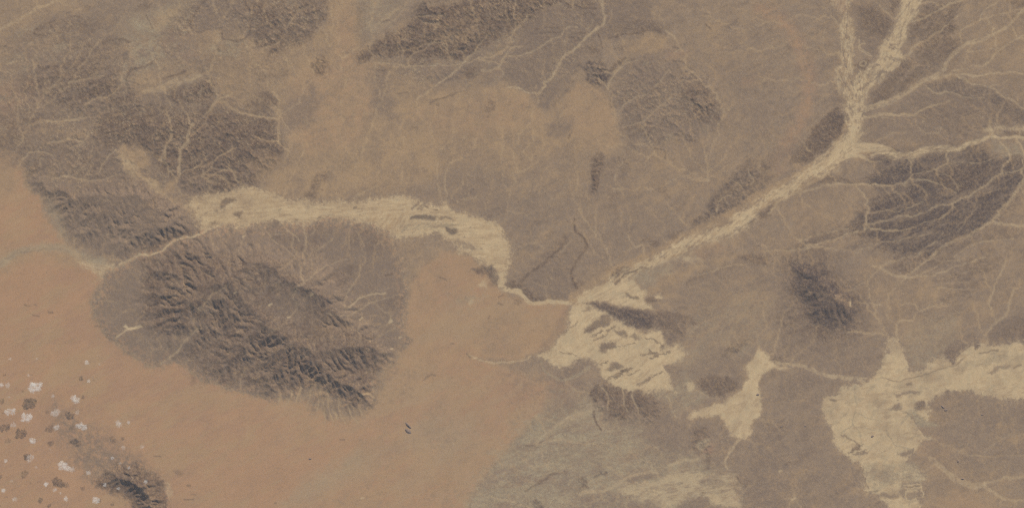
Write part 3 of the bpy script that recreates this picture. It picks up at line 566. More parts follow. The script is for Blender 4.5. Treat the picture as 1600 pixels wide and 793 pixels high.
FANS = T(2,2,[(370,290),(420,290),(480,300),(520,325),(560,345),(620,380),(690,420),(760,455),(850,465),(950,465),(950,540),(980,575),(1050,560),(1065,600),(1050,650),(1000,660),(930,680),(960,720),(990,793),(1030,840),(900,830),(760,830),(640,810),(560,730),(530,670),(480,640),(410,640),(330,690),(260,680),(220,640),(160,620),(170,600),(230,570),(280,520),(330,480),(350,430),(350,350)])
poly('wash', FANS, 2.5, 2.2, .97, np.clip(.95 + .05 * noise(73, 1.5, 30, .9, 38, 5), 0, 1))
for q, o in (([(455,460),(480,415),(540,385),(580,365),(620,375),(590,415),(520,445),(480,470)], .75), ([(545,595),(540,560),(580,535),(640,532),(650,560),(610,575),(590,605)], .8),
          ([(640,450),(680,455),(715,490),(700,505),(650,480)], .65), ([(735,512),(765,480),(800,495),(790,512)], .6),
          ([(590,690),(640,655),(690,685),(660,705),(620,710)], .7), ([(435,340),(470,310),(490,320),(450,350)], .6), ([(915,565),(960,545),(960,580),(920,590)], .6)):
    poly('stone', T(2,2,q), 1.8, 1.6, o)
    poly('rock', T(2,2,q), 2.5, 1.6, o * .5)
for q, w in (([(450,470),(520,440)],1.3),([(490,495),(560,460)],1.4),([(510,520),(590,480)],1.3),([(590,462),(640,436)],1.6),([(350,455),(410,405)],1),([(820,500),(880,520),(935,555)],1.2),([(805,612),(860,600),(900,600)],1.6),
             ([(860,630),(930,605),(975,592)],1.4),([(640,755),(700,715),(745,690)],1.8),([(600,760),(650,730),(700,700)],1.5),([(780,800),(850,760),(935,718)],1.4),([(550,670),(600,650)],1.3),([(720,740),(790,700)],1.1),([(300,595),(370,605),(400,620)],.9),([(670,720),(720,700)],1.6),([(640,560),(760,540)],.8),([(850,580),(900,620)],.9)):
    line('rock', T(2,2,q), w, 1.1, .65, wa=.6, wb=.8)
poly('stone', T(2,2,[(300,735),(340,690),(400,640),(520,645),(490,675),(430,700),(380,745),(320,760)]), 2, 1.8, .75)
poly('wash', T(3,2,[(600,-10),(700,10),(780,35),(800,50),(870,50),(900,20),(980,0),(1000,20),(900,60),(880,100),(830,90),(860,50),(760,40),(640,20)]), 3, 2, .6, MOT)
poly('clay', T(3,2,[(870,90),(980,60),(1080,10),(1130,20),(1140,70),(1220,110),(1140,150),(1060,180),(1020,230),(960,140)]), 5, 3, .6, tx(35, 1.5, 20, 5, .7, .4))
poly('wash', T(3,2,[(1085,30),(1110,10),(1135,30),(1120,50),(1090,50)]), 2, 1.5, .7)
# pans
PANM = [(1166,570),(1178,554),(1188,541),(1197,553),(1206,566),(1222,570),(1236,573),(1225,578),(1206,577),(1192,586),(1187,600),(1190,622),(1192,642),(1187,652),(1176,660),(1172,678),(1166,687),(1152,683),(1140,677),(1134,668),(1131,656),(1118,651),(1100,650),(1094,653),(1074,655),(1078,645),(1092,640),(1100,634),(1126,630),(1140,620),(1158,606),(1168,590)]
poly('wash', PANM, 2, 1.6, .97, np.clip(.92 + .1 * NMID, 0, 1))
PANE = [(1283,620),(1304,617),(1316,606),(1330,604),(1346,600),(1358,592),(1372,582),(1380,562),(1390,548),(1388,534),(1396,529),(1403,529),(1408,540),(1413,558),(1420,580),(1432,583),(1444,577),(1458,562),(1474,560),(1488,568),(1500,552),(1510,543),(1530,538),(1560,537),(1600,533),(1680,530),(1760,545),(1760,610),(1680,618),(1600,622),(1575,624),(1545,617),(1515,609),(1480,607),(1462,618),(1450,628),(1452,642),(1448,654),(1430,648),(1420,650),(1430,664),(1436,680),(1455,682),(1440,690),(1432,700),(1412,724),(1438,733),(1445,745),(1436,770),(1440,800),(1420,830),(1395,810),(1385,788),(1372,772),(1354,766),(1350,758),(1352,736),(1345,727),(1335,722),(1318,706),(1302,690),(1300,672),(1290,650),(1286,636)]
poly('wash', PANE, 2, 1.8, .95, np.clip(.9 + .12 * NMID, 0, 1))
poly('stone', T(2,3,[(1095,600),(1120,550),(1180,510),(1260,470),(1300,490),(1310,560),(1290,580),(1270,555),(1200,580),(1170,640),(1130,665),(1100,640)]), 2, 1.5, .95)
poly('rock', T(2,3,[(1100,600),(1140,560),(1200,560),(1180,610),(1140,650),(1110,640)]), 5, 2, .35)
poly('stone', T(2,3,[(1340,500),(1400,430),(1480,380),(1586,350),(1760,330),(1760,520),(1586,540),(1480,545),(1370,540),(1350,520)]), 3, 2, .9)
poly('rock', T(2,3,[(1400,480),(1500,430),(1586,380),(1760,360),(1760,500),(1500,510)]), 10, 4, .35, MOT)
poly('stone', T(2,3,[(1370,720),(1400,690),(1500,665),(1490,685),(1400,730)]), 2, 1.5, .7)
for q, w in (([(1310,600),(1380,585),(1420,580)],1.8),([(1520,690),(1570,670)],1.2),([(700,755),(800,765),(950,740),(1060,700),(1160,670),(1220,630)],.9),([(1300,560),(1285,580)],1.8)):
    line('rock', T(2,3,q), w, 1.1, .55)
poly('clay', T(2,3,[(1150,690),(1250,650),(1500,610),(1586,600),(1586,640),(1300,680),(1200,710)]), 3, 2, .45, S20)
for q in ([(785,85),(830,75),(940,65),(940,80),(860,92),(790,98)], [(765,190),(800,155),(830,140),(830,175),(790,200)], [(910,165),(925,140),(970,135),(980,180),(950,195),(900,195)],
          [(510,440),(560,400),(580,415),(530,450)], [(540,465),(590,430),(635,430),(620,450),(560,465)], [(800,460),(850,435),(895,430),(890,460),(820,475)]):
    poly('stone', T(3,3,q), 1.6, 1, .85)
poly('rock', T(3,3,[(910,165),(925,140),(970,135),(980,180),(950,195),(900,195)]), 2, 1, .4)
poly('clay', T(3,3,[(830,190),(900,195),(990,240),(1050,280),(930,300),(890,240)]), 3, 2, .8)
poly('wash', T(3,3,[(940,205),(1010,190),(990,240),(960,230)]), 1.6, 1, .8)
line('wash', T(3,3,[(930,310),(960,345),(1005,352)]), 1.4, 1, .7)
poly('clay', T(3,3,[(610,530),(720,520),(790,520),(880,500),(940,540),(980,600),(940,640),(820,640),(760,660),(640,660),(610,600)]), 4, 2.5, .75, MOT)
poly('stone', T(3,3,[(640,560),(740,545),(770,580),(720,620),(650,620)]), 4, 2, .5)
poly('stone', T(3,3,[(690,710),(740,695),(800,720),(780,735),(710,735)]), 2, 1, .8)
poly('stone', T(3,3,[(840,640),(960,630),(960,740),(860,750),(800,700)]), 4, 2, .7)
for q in ([(600,685),(690,682)], [(845,655),(940,650)], [(845,670),(950,665)], [(730,750),(820,742)], [(860,690),(860,740),(920,740)], [(950,640),(960,720)], [(870,685),(920,685)], [(690,690),(760,685)]):
    line('wash', T(3,3,q), 1.4, 1, .75, chan=False, wa=.6, wb=.6)
for q in ([(620,690),(690,683)], [(850,662),(945,658)], [(590,540),(600,620),(620,670)], [(460,345),(520,370),(570,405)], [(515,440),(590,395)], [(530,462),(610,425)], [(495,450),(560,420)]):
    line('rock', T(3,3,q), 1.1, 1, .6, wa=.6, wb=.6)
for q in ([(540,40),(540,200),(520,270),(560,320),(590,400)], [(540,200),(640,240),(760,265)], [(540,290),(640,310),(740,315)], [(735,315),(760,370),(800,410),(900,430)], [(450,230),(500,190),(505,170)], [(450,340),(520,280)]):
    line('clay', T(3,3,q), .8, .9, .55, chan=False)
def bars(mat, pts, ang, ratio, lo, hi, t, op, seed):
    sl, d = sdf(pts, pad=4)
    n = noise(seed, lo, hi, .8, ang, ratio)[sl]
    put(mat, sl, sstep(n, t, t + .5) * sstep(d, 0, 3) * op)
bars('stone', EAST, 38, 4, 2.0, 14, 1.5, .6, 150); bars('tan', EAST, 38, 6, 1.8, 20, .7, .45, 151)
bars('tan', RIVW, 3, 5, 2.5, 30, .7, .35, 152); bars('stone', RIVW, 30, 3, 2, 14, 2.1, .6, 153)
bars('tan', PANE, 12, 3, 4, 60, .6, .3, 154); bars('clay', PANE, 40, 2, 5, 60, .8, .3, 155); bars('tan', PANM, 40, 2, 5, 60, .8, .3, 156); bars('tan', FANS, 40, 4, 3, 40, .8, .3, 157)
# gorge through the massif and its fan
line('wash', [(345,352),(325,360),(310,367),(290,371),(272,377),(255,390),(240,396),(222,399),(205,404),(188,411)], [1.6,1.8], 1.0, .8)
poly('wash', T(2,0,[(470,20),(560,30),(640,50),(740,50),(700,85),(640,100),(640,130),(610,140),(600,110),(560,90),(510,60)]), 3, 2.5, .75, tx(-10, 1.2, 20, 5, .75, .35))
line('clay', [(162,408),(140,404),(118,396),(100,388),(75,386),(45,388),(20,398),(0,412),(-40,430)], [6,5], 4, .6)
line('stone', [(95,389),(70,389),(45,394),(25,396),(8,404)], 1.2, 1.4, .5)
line('wash', T(2,0,[(720,505),(790,455),(870,432)]), [.7,2.4], 1, .7)
line('wash', T(2,0,[(770,435),(800,448),(840,440)]), 1.8, 1.2, .8)
# small salt flecks
for r, c, x, y, w in ((2,1,93,298,1.5),(2,1,205,378,1.5),(2,1,650,388,1.8),(2,1,830,410,2),(2,1,890,502,1.5),(2,1,835,568,1.3),(2,1,345,235,1.4),(3,3,75,563,1.2),(3,3,160,735,1.8),(1,0,1510,665,1.3),(1,2,1212,325,1.4),(2,3,1075,285,.7),(2,0,1465,225,1.3),(0,3,1400,175,1),(2,1,1350,625,1.3),(3,1,660,735,1.1)):
    line('wash', T(r,c,[(x-7,y+4),(x+7,y-4)]), w, 1, .7, chan=False)
line('wash', T(2,1,[(570,320),(610,290),(640,255),(700,240),(800,220)]), [1.2,1], 1, .6)
line('wash', T(2,1,[(1310,605),(1350,625),(1430,655),(1500,660),(1600,652)]), 1.1, 1.2, .6)
line('wash', T(2,2,[(-10,660),(60,645),(120,625)]), [1.3,.8], 1, .6)
line('clay', T(2,2,[(180,650),(210,710),(300,765),(380,745),(480,690)]), [1.5,2.5], 1.5, .6)
# the northern forks
FORKW = T(0,3,[(390,-80),(385,0),(420,60),(450,90),(445,160),(455,250),(440,320),(445,400),(415,430),(415,520),(450,580),(490,620),(560,620),(600,570),(620,480),(590,440),(540,420),(525,380),(530,300),(530,220),(520,130),(490,60),(520,0),(530,-80)])
poly('wash', FORKW, 2.5, 2, .85, np.clip(.8 + .3 * noise(74, 1.5, 20, .9, 85, 3), 0, 1))
poly('wash', T(0,3,[(830,-80),(826,0),(815,60),(780,120),(790,150),(740,220),(715,280),(680,340),(640,390),(590,440),(560,500),(530,580),(600,600),(640,540),(720,480),(790,420),(850,370),(840,300),(870,240),(860,170),(930,60),(960,0),(1000,-60)]), 2.5, 2, .88, np.clip(.8 + .3 * noise(75, 1.5, 20, .9, 55, 3), 0, 1))
poly('wash', T(0,3,[(480,600),(600,590),(610,660),(600,740),(580,800),(540,860),(440,900),(470,810),(480,740),(470,670)]), 3, 2, .92, MOT)
for q in ([(430,100),(440,140),(420,160)], [(480,210),(500,230)], [(470,300),(480,400),(490,380)], [(500,290),(515,300)], [(440,420),(470,500),(510,560)], [(500,460),(530,520)], [(440,490),(480,540)], [(550,430),(560,450)], [(740,355),(790,365),(830,375)], [(745,370),(800,380)], [(745,295),(830,300)], [(740,250),(760,200)], [(760,270),(820,275)], [(700,440),(740,450)], [(590,520),(650,500),(700,450)], [(570,690),(600,680)], [(825,190),(820,230)], [(560,560),(620,520)], [(470,60),(480,40)], [(630,420),(690,400)]):
    line('stone', T(0,3,q), 1.3, 1.1, .75, wa=.7, wb=.8)
bars('stone', FORKW, 80, 3, 1.8, 12, 1.1, .65, 158)
bars('tan', FORKW, 80, 4, 1.8, 12, .3, .5, 159)
poly('stone', T(0,3,[(520,430),(560,420),(570,450),(540,460)]), 1.6, 1, .8)
poly('red', T(0,3,[(400,0),(480,0),(490,60),(460,90),(420,50)]), 3, 2, .4)
for q in ([(600,270),(560,290),(600,330),(640,350)], [(560,250),(580,300),(630,330)], [(570,400),(580,380),(600,390),(595,412),(575,408)]):
    line('wash', T(0,3,q), 1, 1, .5, chan=False)
# winding tributary bed above the lava plain
line('wash', T(1,3,[(500,150),(560,125),(640,120),(720,140),(790,165),(860,182),(920,165),(970,140),(1040,128),(1120,130),(1190,125),(1250,95),(1330,70),(1400,55)]), [8,3], 2.0, .85, S0)
line('wash', T(1,3,[(1400,55),(1480,60),(1560,55),(1640,70)]), [2.2,2.2], 1.3, .7)
line('wash', T(1,3,[(520,165),(580,180),(640,200)]), [4,1.2], 1.5, .7)
line('wash', T(1,3,[(640,165),(740,155),(820,180)]), [1.5,1.5], 1, .6)
poly('clay', T(1,3,[(1370,60),(1440,90),(1560,100),(1586,160),(1480,170),(1380,130)]), 5, 3, .7, MOT)
poly('wash', T(1,3,[(1340,10),(1380,0),(1400,20),(1380,40),(1350,30)]), 3, 2, .6)
poly('wash', T(0,3,[(1340,793),(1400,775),(1500,785),(1600,770),(1700,790),(1600,815),(1480,800),(1400,830)]), 3, 2, .65, MOT)
for q in ([(1440,90),(1480,120),(1500,160)], [(1540,60),(1570,110),(1590,150)]): line('wash', T(1,3,q), 1.2, 1.1, .5)
# traced stream courses
for r, c, w, op, q in (
    (0,3,[5.5,2.2],.6,[(600,672),(680,655),(760,630),(880,550),(960,500),(1030,470),(1090,430),(1130,360),(1200,290),(1290,250),(1400,210),(1500,150),(1586,60),(1700,0)]),
    (0,3,[2.5,2],.5,[(1000,500),(1080,470),(1160,462),(1280,470)]),
    (0,3,[1.4,1],.55,[(1200,290),(1195,200),(1230,170),(1310,130),(1320,90),(1370,40),(1420,20)]),
    (0,3,[1.2,2],.5,[(1310,125),(1400,95),(1480,80),(1586,50),(1700,20)]),
    (0,3,[2,1.4],.5,[(1140,445),(1250,420),(1360,390),(1420,320),(1500,265),(1586,220),(1700,190)]),
    (0,3,[1.2,1],.5,[(1220,320),(1330,310),(1430,295)]),
    (0,3,[1.6,1.6],.7,[(1280,470),(1400,450),(1500,445),(1586,455),(1700,440)]),
    (0,3,[1.6,1.3],.6,[(1180,475),(1280,520),(1370,540),(1440,580),(1540,640),(1640,700)]),
    (0,3,[1,.8],.5,[(1380,540),(1450,510),(1520,480)]),
    (0,3,[1.6,1],.5,[(985,535),(1040,575),(1130,575),(1230,600),(1330,610)]),
    (0,3,[3,1],.55,[(600,735),(700,708),(800,712),(880,715),(930,690),(1000,665),(1080,640),(1160,620)]),
    (0,3,[1,1.2],.45,[(700,730),(780,740),(790,780)]),
    (0,3,[2.5,1],.5,[(840,360),(920,280),(1000,235),(1070,190),(1130,130),(1190,90)]),
    (0,3,[2,1.5],.55,[(860,150),(960,110),(1030,80),(1110,30),(1190,5),(1240,-60)]),
    (0,3,[1.5,2],.45,[(690,30),(740,90),(790,130)]),
    (0,3,[1,1.2],.4,[(330,40),(400,90),(430,150)]),
    (0,3,[1,1],.35,[(350,180),(345,250),(360,320),(420,340)]),
    (1,3,[1.6,1],.5,[(640,352),(760,355),(830,340),(880,320),(910,290),(1000,265),(1100,230),(1200,210),(1300,220),(1380,190)]),
    (1,3,[1.3,1],.55,[(880,320),(960,325),(1050,345),(1110,375),(1160,400)]),
    (1,3,[1.1,1.6],.5,[(840,350),(930,350),(975,390),(980,420)]),
    (1,3,[1.3,.8],.5,[(620,517),(690,520),(740,505),(800,520),(850,500),(900,480),(960,460)]),
    (1,3,[2.0,1.3],.55,[(590,610),(700,580),(770,565),(820,545),(900,545),(980,520),(1060,485),(1130,470),(1200,440),(1280,400),(1360,350),(1400,310),(1480,280),(1586,250)]),
    (1,3,[1.6,.8],.5,[(590,625),(680,625),(760,635),(880,620),(960,590),(1060,560),(1130,520)]),
    (1,3,[2,1.3],.5,[(200,700),(330,655),(430,640),(500,625)]),
    (1,3,[2.4,1.6],.55,[(200,745),(330,715),(420,690),(500,655),(580,630),(610,600),(612,545)]),
    (1,3,[1.5,1.2],.6,[(0,530),(40,490),(80,440)]),
    (1,3,[2.5,1.8],.5,[(110,430),(200,395),(290,380),(360,352),(480,345),(640,352)]),
    (1,3,[1.5,1],.45,[(560,750),(640,735),(700,710),(800,695),(900,670),(1000,655)]),
    (1,3,[2,1],.5,[(920,793),(980,740),(1040,700),(1090,650)]),
    (1,3,[3,2.4],.65,[(1000,800),(1080,735),(1150,700),(1230,670),(1310,620),(1380,585),(1450,595),(1586,605),(1700,600)]),
    (1,3,[2.5,4],.55,[(1390,575),(1440,520),(1490,460),(1540,380),(1586,320),(1680,240)]),
    (1,3,[1.6,1.2],.45,[(1160,790),(1220,740),(1300,715),(1400,695),(1520,690)]),
    (1,3,[1,.8],.4,[(1180,640),(1220,580),(1260,520),(1310,470)]),
    (1,3,[1.2,.6],.5,[(640,200),(700,205),(760,180)]),
    (1,3,[1,1],.35,[(1040,280),(1120,295),(1160,345),(1180,395)]),
    (1,3,[1,.8],.4,[(700,360),(760,400),(820,410)]),
    (1,3,[1,1.4],.5,[(560,370),(600,420),(625,445)]),
    (1,3,[1.4,1],.5,[(0,760),(180,750),(340,740),(480,755),(560,770)]),
    (1,3,[1,1],.4,[(640,100),(740,45),(860,20)]),
    (1,3,[1.2,1.2],.5,[(930,0),(980,30),(1060,30),(1070,0)]),
    (2,3,[3,1.4],.5,[(650,60),(700,60),(770,35),(860,10),(960,-10)]),
    (2,3,[3,1.6],.5,[(690,75),(760,110),(830,125),(930,125),(1000,120),(1100,90),(1230,45),(1350,0)]),
    (2,3,[1.3,1],.5,[(880,110),(940,60),(1000,20),(1040,0)]),
    (2,3,[1.3,1],.5,[(930,120),(1010,80),(1090,35),(1190,20)]),
    (2,3,[1.4,1],.5,[(820,310),(900,290),(940,330),(1010,320),(1120,310),(1180,350)]),
    (2,3,[2,1.2],.5,[(800,510),(795,430),(830,405),(900,395)]),
    (2,3,[1.6,.8],.6,[(560,288),(620,292),(700,295)]),
    (2,3,[1.3,1.5],.45,[(1380,330),(1380,270),(1395,220),(1430,130),(1460,60),(1480,0)]),
    (2,3,[1.5,1],.45,[(490,465),(600,475),(720,475)]),
    (2,3,[2.2,1.5],.4,[(1340,490),(1400,430),(1480,350),(1500,270),(1530,200)]),
    (2,3,[3,4],.75,[(-60,690),(0,680),(80,662),(170,672),(260,695),(330,725),(430,745),(560,762),(650,770)]),
    (2,3,[2,1],.6,[(0,650),(90,650),(130,665)]),
    (2,3,[1,1],.35,[(520,210),(580,170),(650,120),(690,80)]),
    (2,3,[1,.7],.4,[(1050,170),(1150,160),(1250,165)]), (2,3,[1,.7],.4,[(1050,200),(1160,200),(1260,215)]), (2,3,[1,.7],.4,[(1060,140),(1170,120),(1280,80)]),
    (3,3,[5,6],.5,[(1000,480),(1080,540),(1140,600),(1240,645),(1330,650)]),
    (3,3,[3,3],.45,[(1330,645),(1450,610),(1586,595),(1700,580)]),
    (3,3,[3,3],.45,[(1330,655),(1400,700),(1500,745),(1586,750),(1700,760)]),
    (3,3,[1.4,1],.35,[(1200,440),(1240,400),(1250,330)]), (3,3,[1.4,1.2],.4,[(1350,440),(1430,380),(1520,345),(1620,350)]), (3,3,[1.2,1],.35,[(1160,440),(1300,470),(1450,470),(1586,470)]),
    (0,2,[3,2.5],.55,[(545,-60),(555,0),(560,60),(565,140),(520,180)]),
    (0,2,[2.2,1.6],.65,[(520,180),(470,230),(440,260),(380,310),(320,345),(285,400),(260,450),(240,490),(195,515),(210,535),(170,555),(165,575),(100,570),(50,550),(0,542),(-40,540)]),
    (0,2,[1.4,1.2],.55,[(-20,352),(60,342),(130,320),(200,270),(250,242),(300,235),(320,190),(360,165),(410,170)]),
    (0,2,[1,1],.45,[(490,120),(495,160),(460,180)]), (0,2,[1.2,1],.4,[(620,60),(615,110),(580,150)]),
    (0,2,[1,1],.4,[(560,430),(620,450),(680,400),(720,365)]), (0,2,[1.3,1],.5,[(600,550),(610,490),(700,400),(780,370)]),
    (0,2,[1,.8],.5,[(535,480),(550,500),(570,515),(600,560)]),
    (0,2,[1.5,1],.35,[(640,700),(740,620),(860,560),(980,420)]), (0,2,[1.5,1],.35,[(700,790),(820,740),(940,640),(1060,520)]),
    (0,2,[1.6,1.2],.4,[(950,190),(1000,230),(1040,290),(1000,330)]),
    (0,1,[1.5,1.8],.6,[(1000,610),(1120,525),(1200,470),(1290,400),(1335,340)]),
    (0,1,[1,1.2],.5,[(640,395),(760,390),(860,395),(960,410),(1100,405),(1280,395),(1380,370),(1460,345),(1560,290)]),
    (0,1,[1,.8],.55,[(990,105),(1060,100),(1150,100)]), (0,1,[1,.8],.5,[(1000,110),(1060,148),(1140,150)]), (0,1,[.9,.8],.45,[(860,350),(880,320),(940,310),(1100,265),(1180,250)]),
    (0,1,[1,.8],.4,[(940,400),(960,350),(1060,290),(1100,250)]), (0,1,[1.1,.9],.5,[(1300,380),(1290,330),(1240,300)]), (0,1,[1,.8],.45,[(1335,340),(1400,260),(1430,220)]),
    (0,1,[3,2],.45,[(1400,440),(1490,420),(1530,370),(1586,300),(1650,290)]), (0,1,[1.2,1],.45,[(1380,372),(1450,385),(1500,390)]), (0,1,[1.2,1],.4,[(1510,430),(1540,455),(1520,480)]),
    (0,1,[1.2,.8],.6,[(535,362),(590,320),(640,290)]), (0,1,[1,1],.35,[(800,580),(810,500),(830,440)]), (0,1,[1.3,1],.4,[(200,160),(260,80),(340,40)]), (0,1,[2,1.4],.35,[(30,310),(130,270),(200,200)]),
    (0,1,[1.6,1],.45,[(100,640),(140,680),(165,740),(200,800)]), (0,1,[1.4,1],.5,[(0,720),(80,730),(130,740)]),
    (0,0,[3.5,2.5],.4,[(-60,200),(0,180),(100,130),(250,50),(370,0)]), (0,0,[1.5,1],.5,[(40,400),(80,385),(110,375)]), (0,0,[1,1],.5,[(140,270),(200,265)]),
    (0,0,[2,1.5],.5,[(1270,720),(1300,680),(1350,620),(1440,580)]), (0,0,[1.6,1],.4,[(420,515),(520,490),(640,470)]), (0,0,[1.4,1],.35,[(530,640),(600,610),(700,580),(760,520)]),
    (0,0,[2,1.5],.4,[(280,745),(420,745),(540,730)]), (0,0,[1,1],.4,[(770,640),(780,560),(770,500)]), (0,0,[1,1],.4,[(1400,650),(1480,690),(1586,720)]),
    (1,0,[3.2,2.2],.55,[(1110,290),(1105,240),(1115,180),(1130,130),(1160,90),(1165,30),(1200,-30)]),
    (1,0,[1.4,1],.5,[(1000,205),(1020,150),(1030,110)]), (1,0,[1.2,1.2],.45,[(1250,290),(1310,240),(1340,190),(1400,150),(1440,130)]), (1,0,[1.2,1],.4,[(1110,300),(1150,260),(1230,230),(1290,170)]),
    (1,0,[1.2,1],.4,[(1030,310),(1050,270),(1090,262)]), (1,0,[1,1],.45,[(1250,300),(1300,320),(1330,350)]), (1,0,[1,1],.4,[(1420,240),(1380,260),(1310,240)]), (1,0,[1,1],.4,[(1480,330),(1440,260),(1420,240)]),
    (1,0,[1.5,1],.5,[(140,190),(190,150),(260,150),(330,170)]), (1,0,[1.5,1.2],.5,[(310,85),(380,80),(420,60),(500,90),(560,30)]), (1,0,[1.2,1],.5,[(620,270),(640,220),(680,170),(720,130)]), (1,0,[1.2,1],.45,[(620,55),(660,40),(720,30)]),
    (1,0,[1.2,1],.45,[(430,125),(480,115),(530,85)]), (1,0,[1.6,1],.4,[(330,310),(400,300),(600,320),(760,270)]), (1,0,[1,1],.35,[(560,160),(575,120),(580,70)]), (1,0,[1,1],.5,[(255,230),(250,195),(290,190)]),
    (1,0,[1,.6],.3,[(690,780),(720,740),(790,690),(870,640)]), (1,0,[1,.7],.35,[(630,410),(670,440),(700,480)]),
    (1,1,[1.2,1],.55,[(165,580),(190,620),(230,660),(270,700)]), (1,1,[1.2,1],.5,[(310,710),(330,670),(370,630)]), (1,1,[1.6,1],.5,[(290,580),(300,640),(320,680)]), (1,1,[1,1],.4,[(80,650),(110,690),(170,740),(240,793)]), (1,1,[1.4,1],.4,[(370,760),(420,720),(480,680)]), (1,1,[1.4,1],.5,[(110,660),(180,650)]),
    (1,1,[2.5,1],.3,[(600,430),(680,390),(760,360)]), (1,1,[1.6,1],.4,[(1290,440),(1350,430),(1370,420)]),
    (1,2,[1.3,1],.5,[(1270,510),(1290,450),(1330,420),(1360,410)]), (1,2,[1,1],.4,[(1430,380),(1400,340),(1350,320)]), (1,2,[1,1],.4,[(1480,360),(1490,310),(1460,280),(1470,240)]), (1,2,[1,1],.4,[(1200,500),(1230,540),(1220,590)]),
    (1,2,[1.2,1],.4,[(640,320),(660,260),(690,220)]), (1,2,[2.5,2],.4,[(630,370),(690,380)]), (1,2,[1.2,1],.4,[(820,240),(840,200),(890,150)]), (1,2,[1.5,1],.35,[(0,280),(70,260),(120,230)]), (1,2,[1.4,1],.3,[(720,760),(780,730),(860,730)]),
    (1,2,[1.2,1],.4,[(370,640),(380,600),(390,570)]), (1,2,[1,.8],.35,[(300,770),(330,730),(380,690)]),
    (2,0,[1.8,1],.45,[(990,665),(1040,640),(1100,580),(1160,510),(1230,440)]), (2,0,[2.4,1.5],.4,[(1230,330),(1300,260),(1400,185),(1440,140)]),
    (2,0,[1.6,1.2],.5,[(740,60),(790,35),(860,5)]), (2,0,[1,.7],.35,[(660,270),(720,290),(740,320)]), (2,0,[1,.8],.3,[(740,390),(760,350),(830,320)]), (2,0,[1,.8],.3,[(1000,670),(1100,650),(1200,640)]),
    (2,1,[1.5,1],.4,[(300,165),(360,110),(420,70),(560,20)]), (2,1,[2,1.4],.35,[(300,165),(250,210),(230,260),(260,300)]), (2,1,[1.6,1.2],.4,[(550,320),(560,260),(590,190),(630,130),(650,60)]), (2,1,[1.4,1],.35,[(300,150),(280,90),(270,50)]),
    (2,1,[1.2,.9],.4,[(440,350),(560,370),(620,340),(720,280),(900,230)]), (2,1,[1.3,1],.35,[(750,500),(830,460),(900,420),(950,380)]), (2,1,[1.1,.8],.3,[(650,520),(640,440),(700,420)]), (2,1,[1.1,.8],.35,[(690,240),(740,210),(820,200)]),
    (2,1,[1.6,1],.3,[(100,470),(160,430),(250,330)]), (2,2,[1.2,1],.5,[(1150,110),(1240,95),(1330,60),(1440,55)]), (2,2,[1.2,1],.3,[(130,160),(200,190),(210,240)]),
    (3,2,[3,3],.4,[(140,390),(200,340),(260,290),(330,245),(430,195)]), (3,2,[1.6,1.1],.5,[(150,400),(260,370),(330,370),(400,388),(490,393)]),
    (3,2,[3.5,2.5],.5,[(420,710),(480,685),(560,690),(640,650),(760,590),(880,570),(1000,520),(1150,490)]), (3,2,[1.5,1.2],.5,[(560,50),(600,110),(590,180)]), (3,2,[1.5,1.2],.5,[(680,45),(690,130),(720,190)]), (3,2,[2,1.3],.5,[(800,30),(740,90),(770,150),(790,210)]),
    (3,2,[3,1.6],.75,[(1415,365),(1370,420),(1335,465),(1320,500),(1335,550)]), (3,2,[1.6,1.4],.55,[(960,100),(990,160),(1015,225)]), (3,2,[1.5,1],.4,[(1050,210),(1100,160),(1140,120)]), (3,2,[1.2,1],.5,[(1140,60),(1200,100),(1280,120)]),
    (3,2,[1,1],.35,[(330,0),(390,60),(480,80)]), (3,2,[1.2,1],.4,[(620,640),(760,640),(880,640),(980,590)]), (3,2,[1,1],.35,[(20,180),(50,240),(60,300)]), (3,2,[1,1],.35,[(860,400),(920,440),(920,490)]), (3,2,[1,.8],.4,[(1440,690),(1500,640),(1510,600)]), (3,2,[1,.8],.35,[(1200,690),(1330,660),(1420,665)]),
    (3,2,[1.2,1.2],.4,[(480,800),(440,760),(560,740),(640,780)]), (3,2,[1.2,1],.35,[(0,520),(120,540),(260,520),(400,560)]),
    (3,1,[1,.8],.5,[(1540,580),(1586,560)]), (3,1,[1.2,1],.3,[(1340,780),(1420,720),(1520,740),(1586,700)]),
    ):
    line('wash', T(r,c,q), [.82 * w[0], .82 * w[1]], 1.1, op * .85, BREAK)
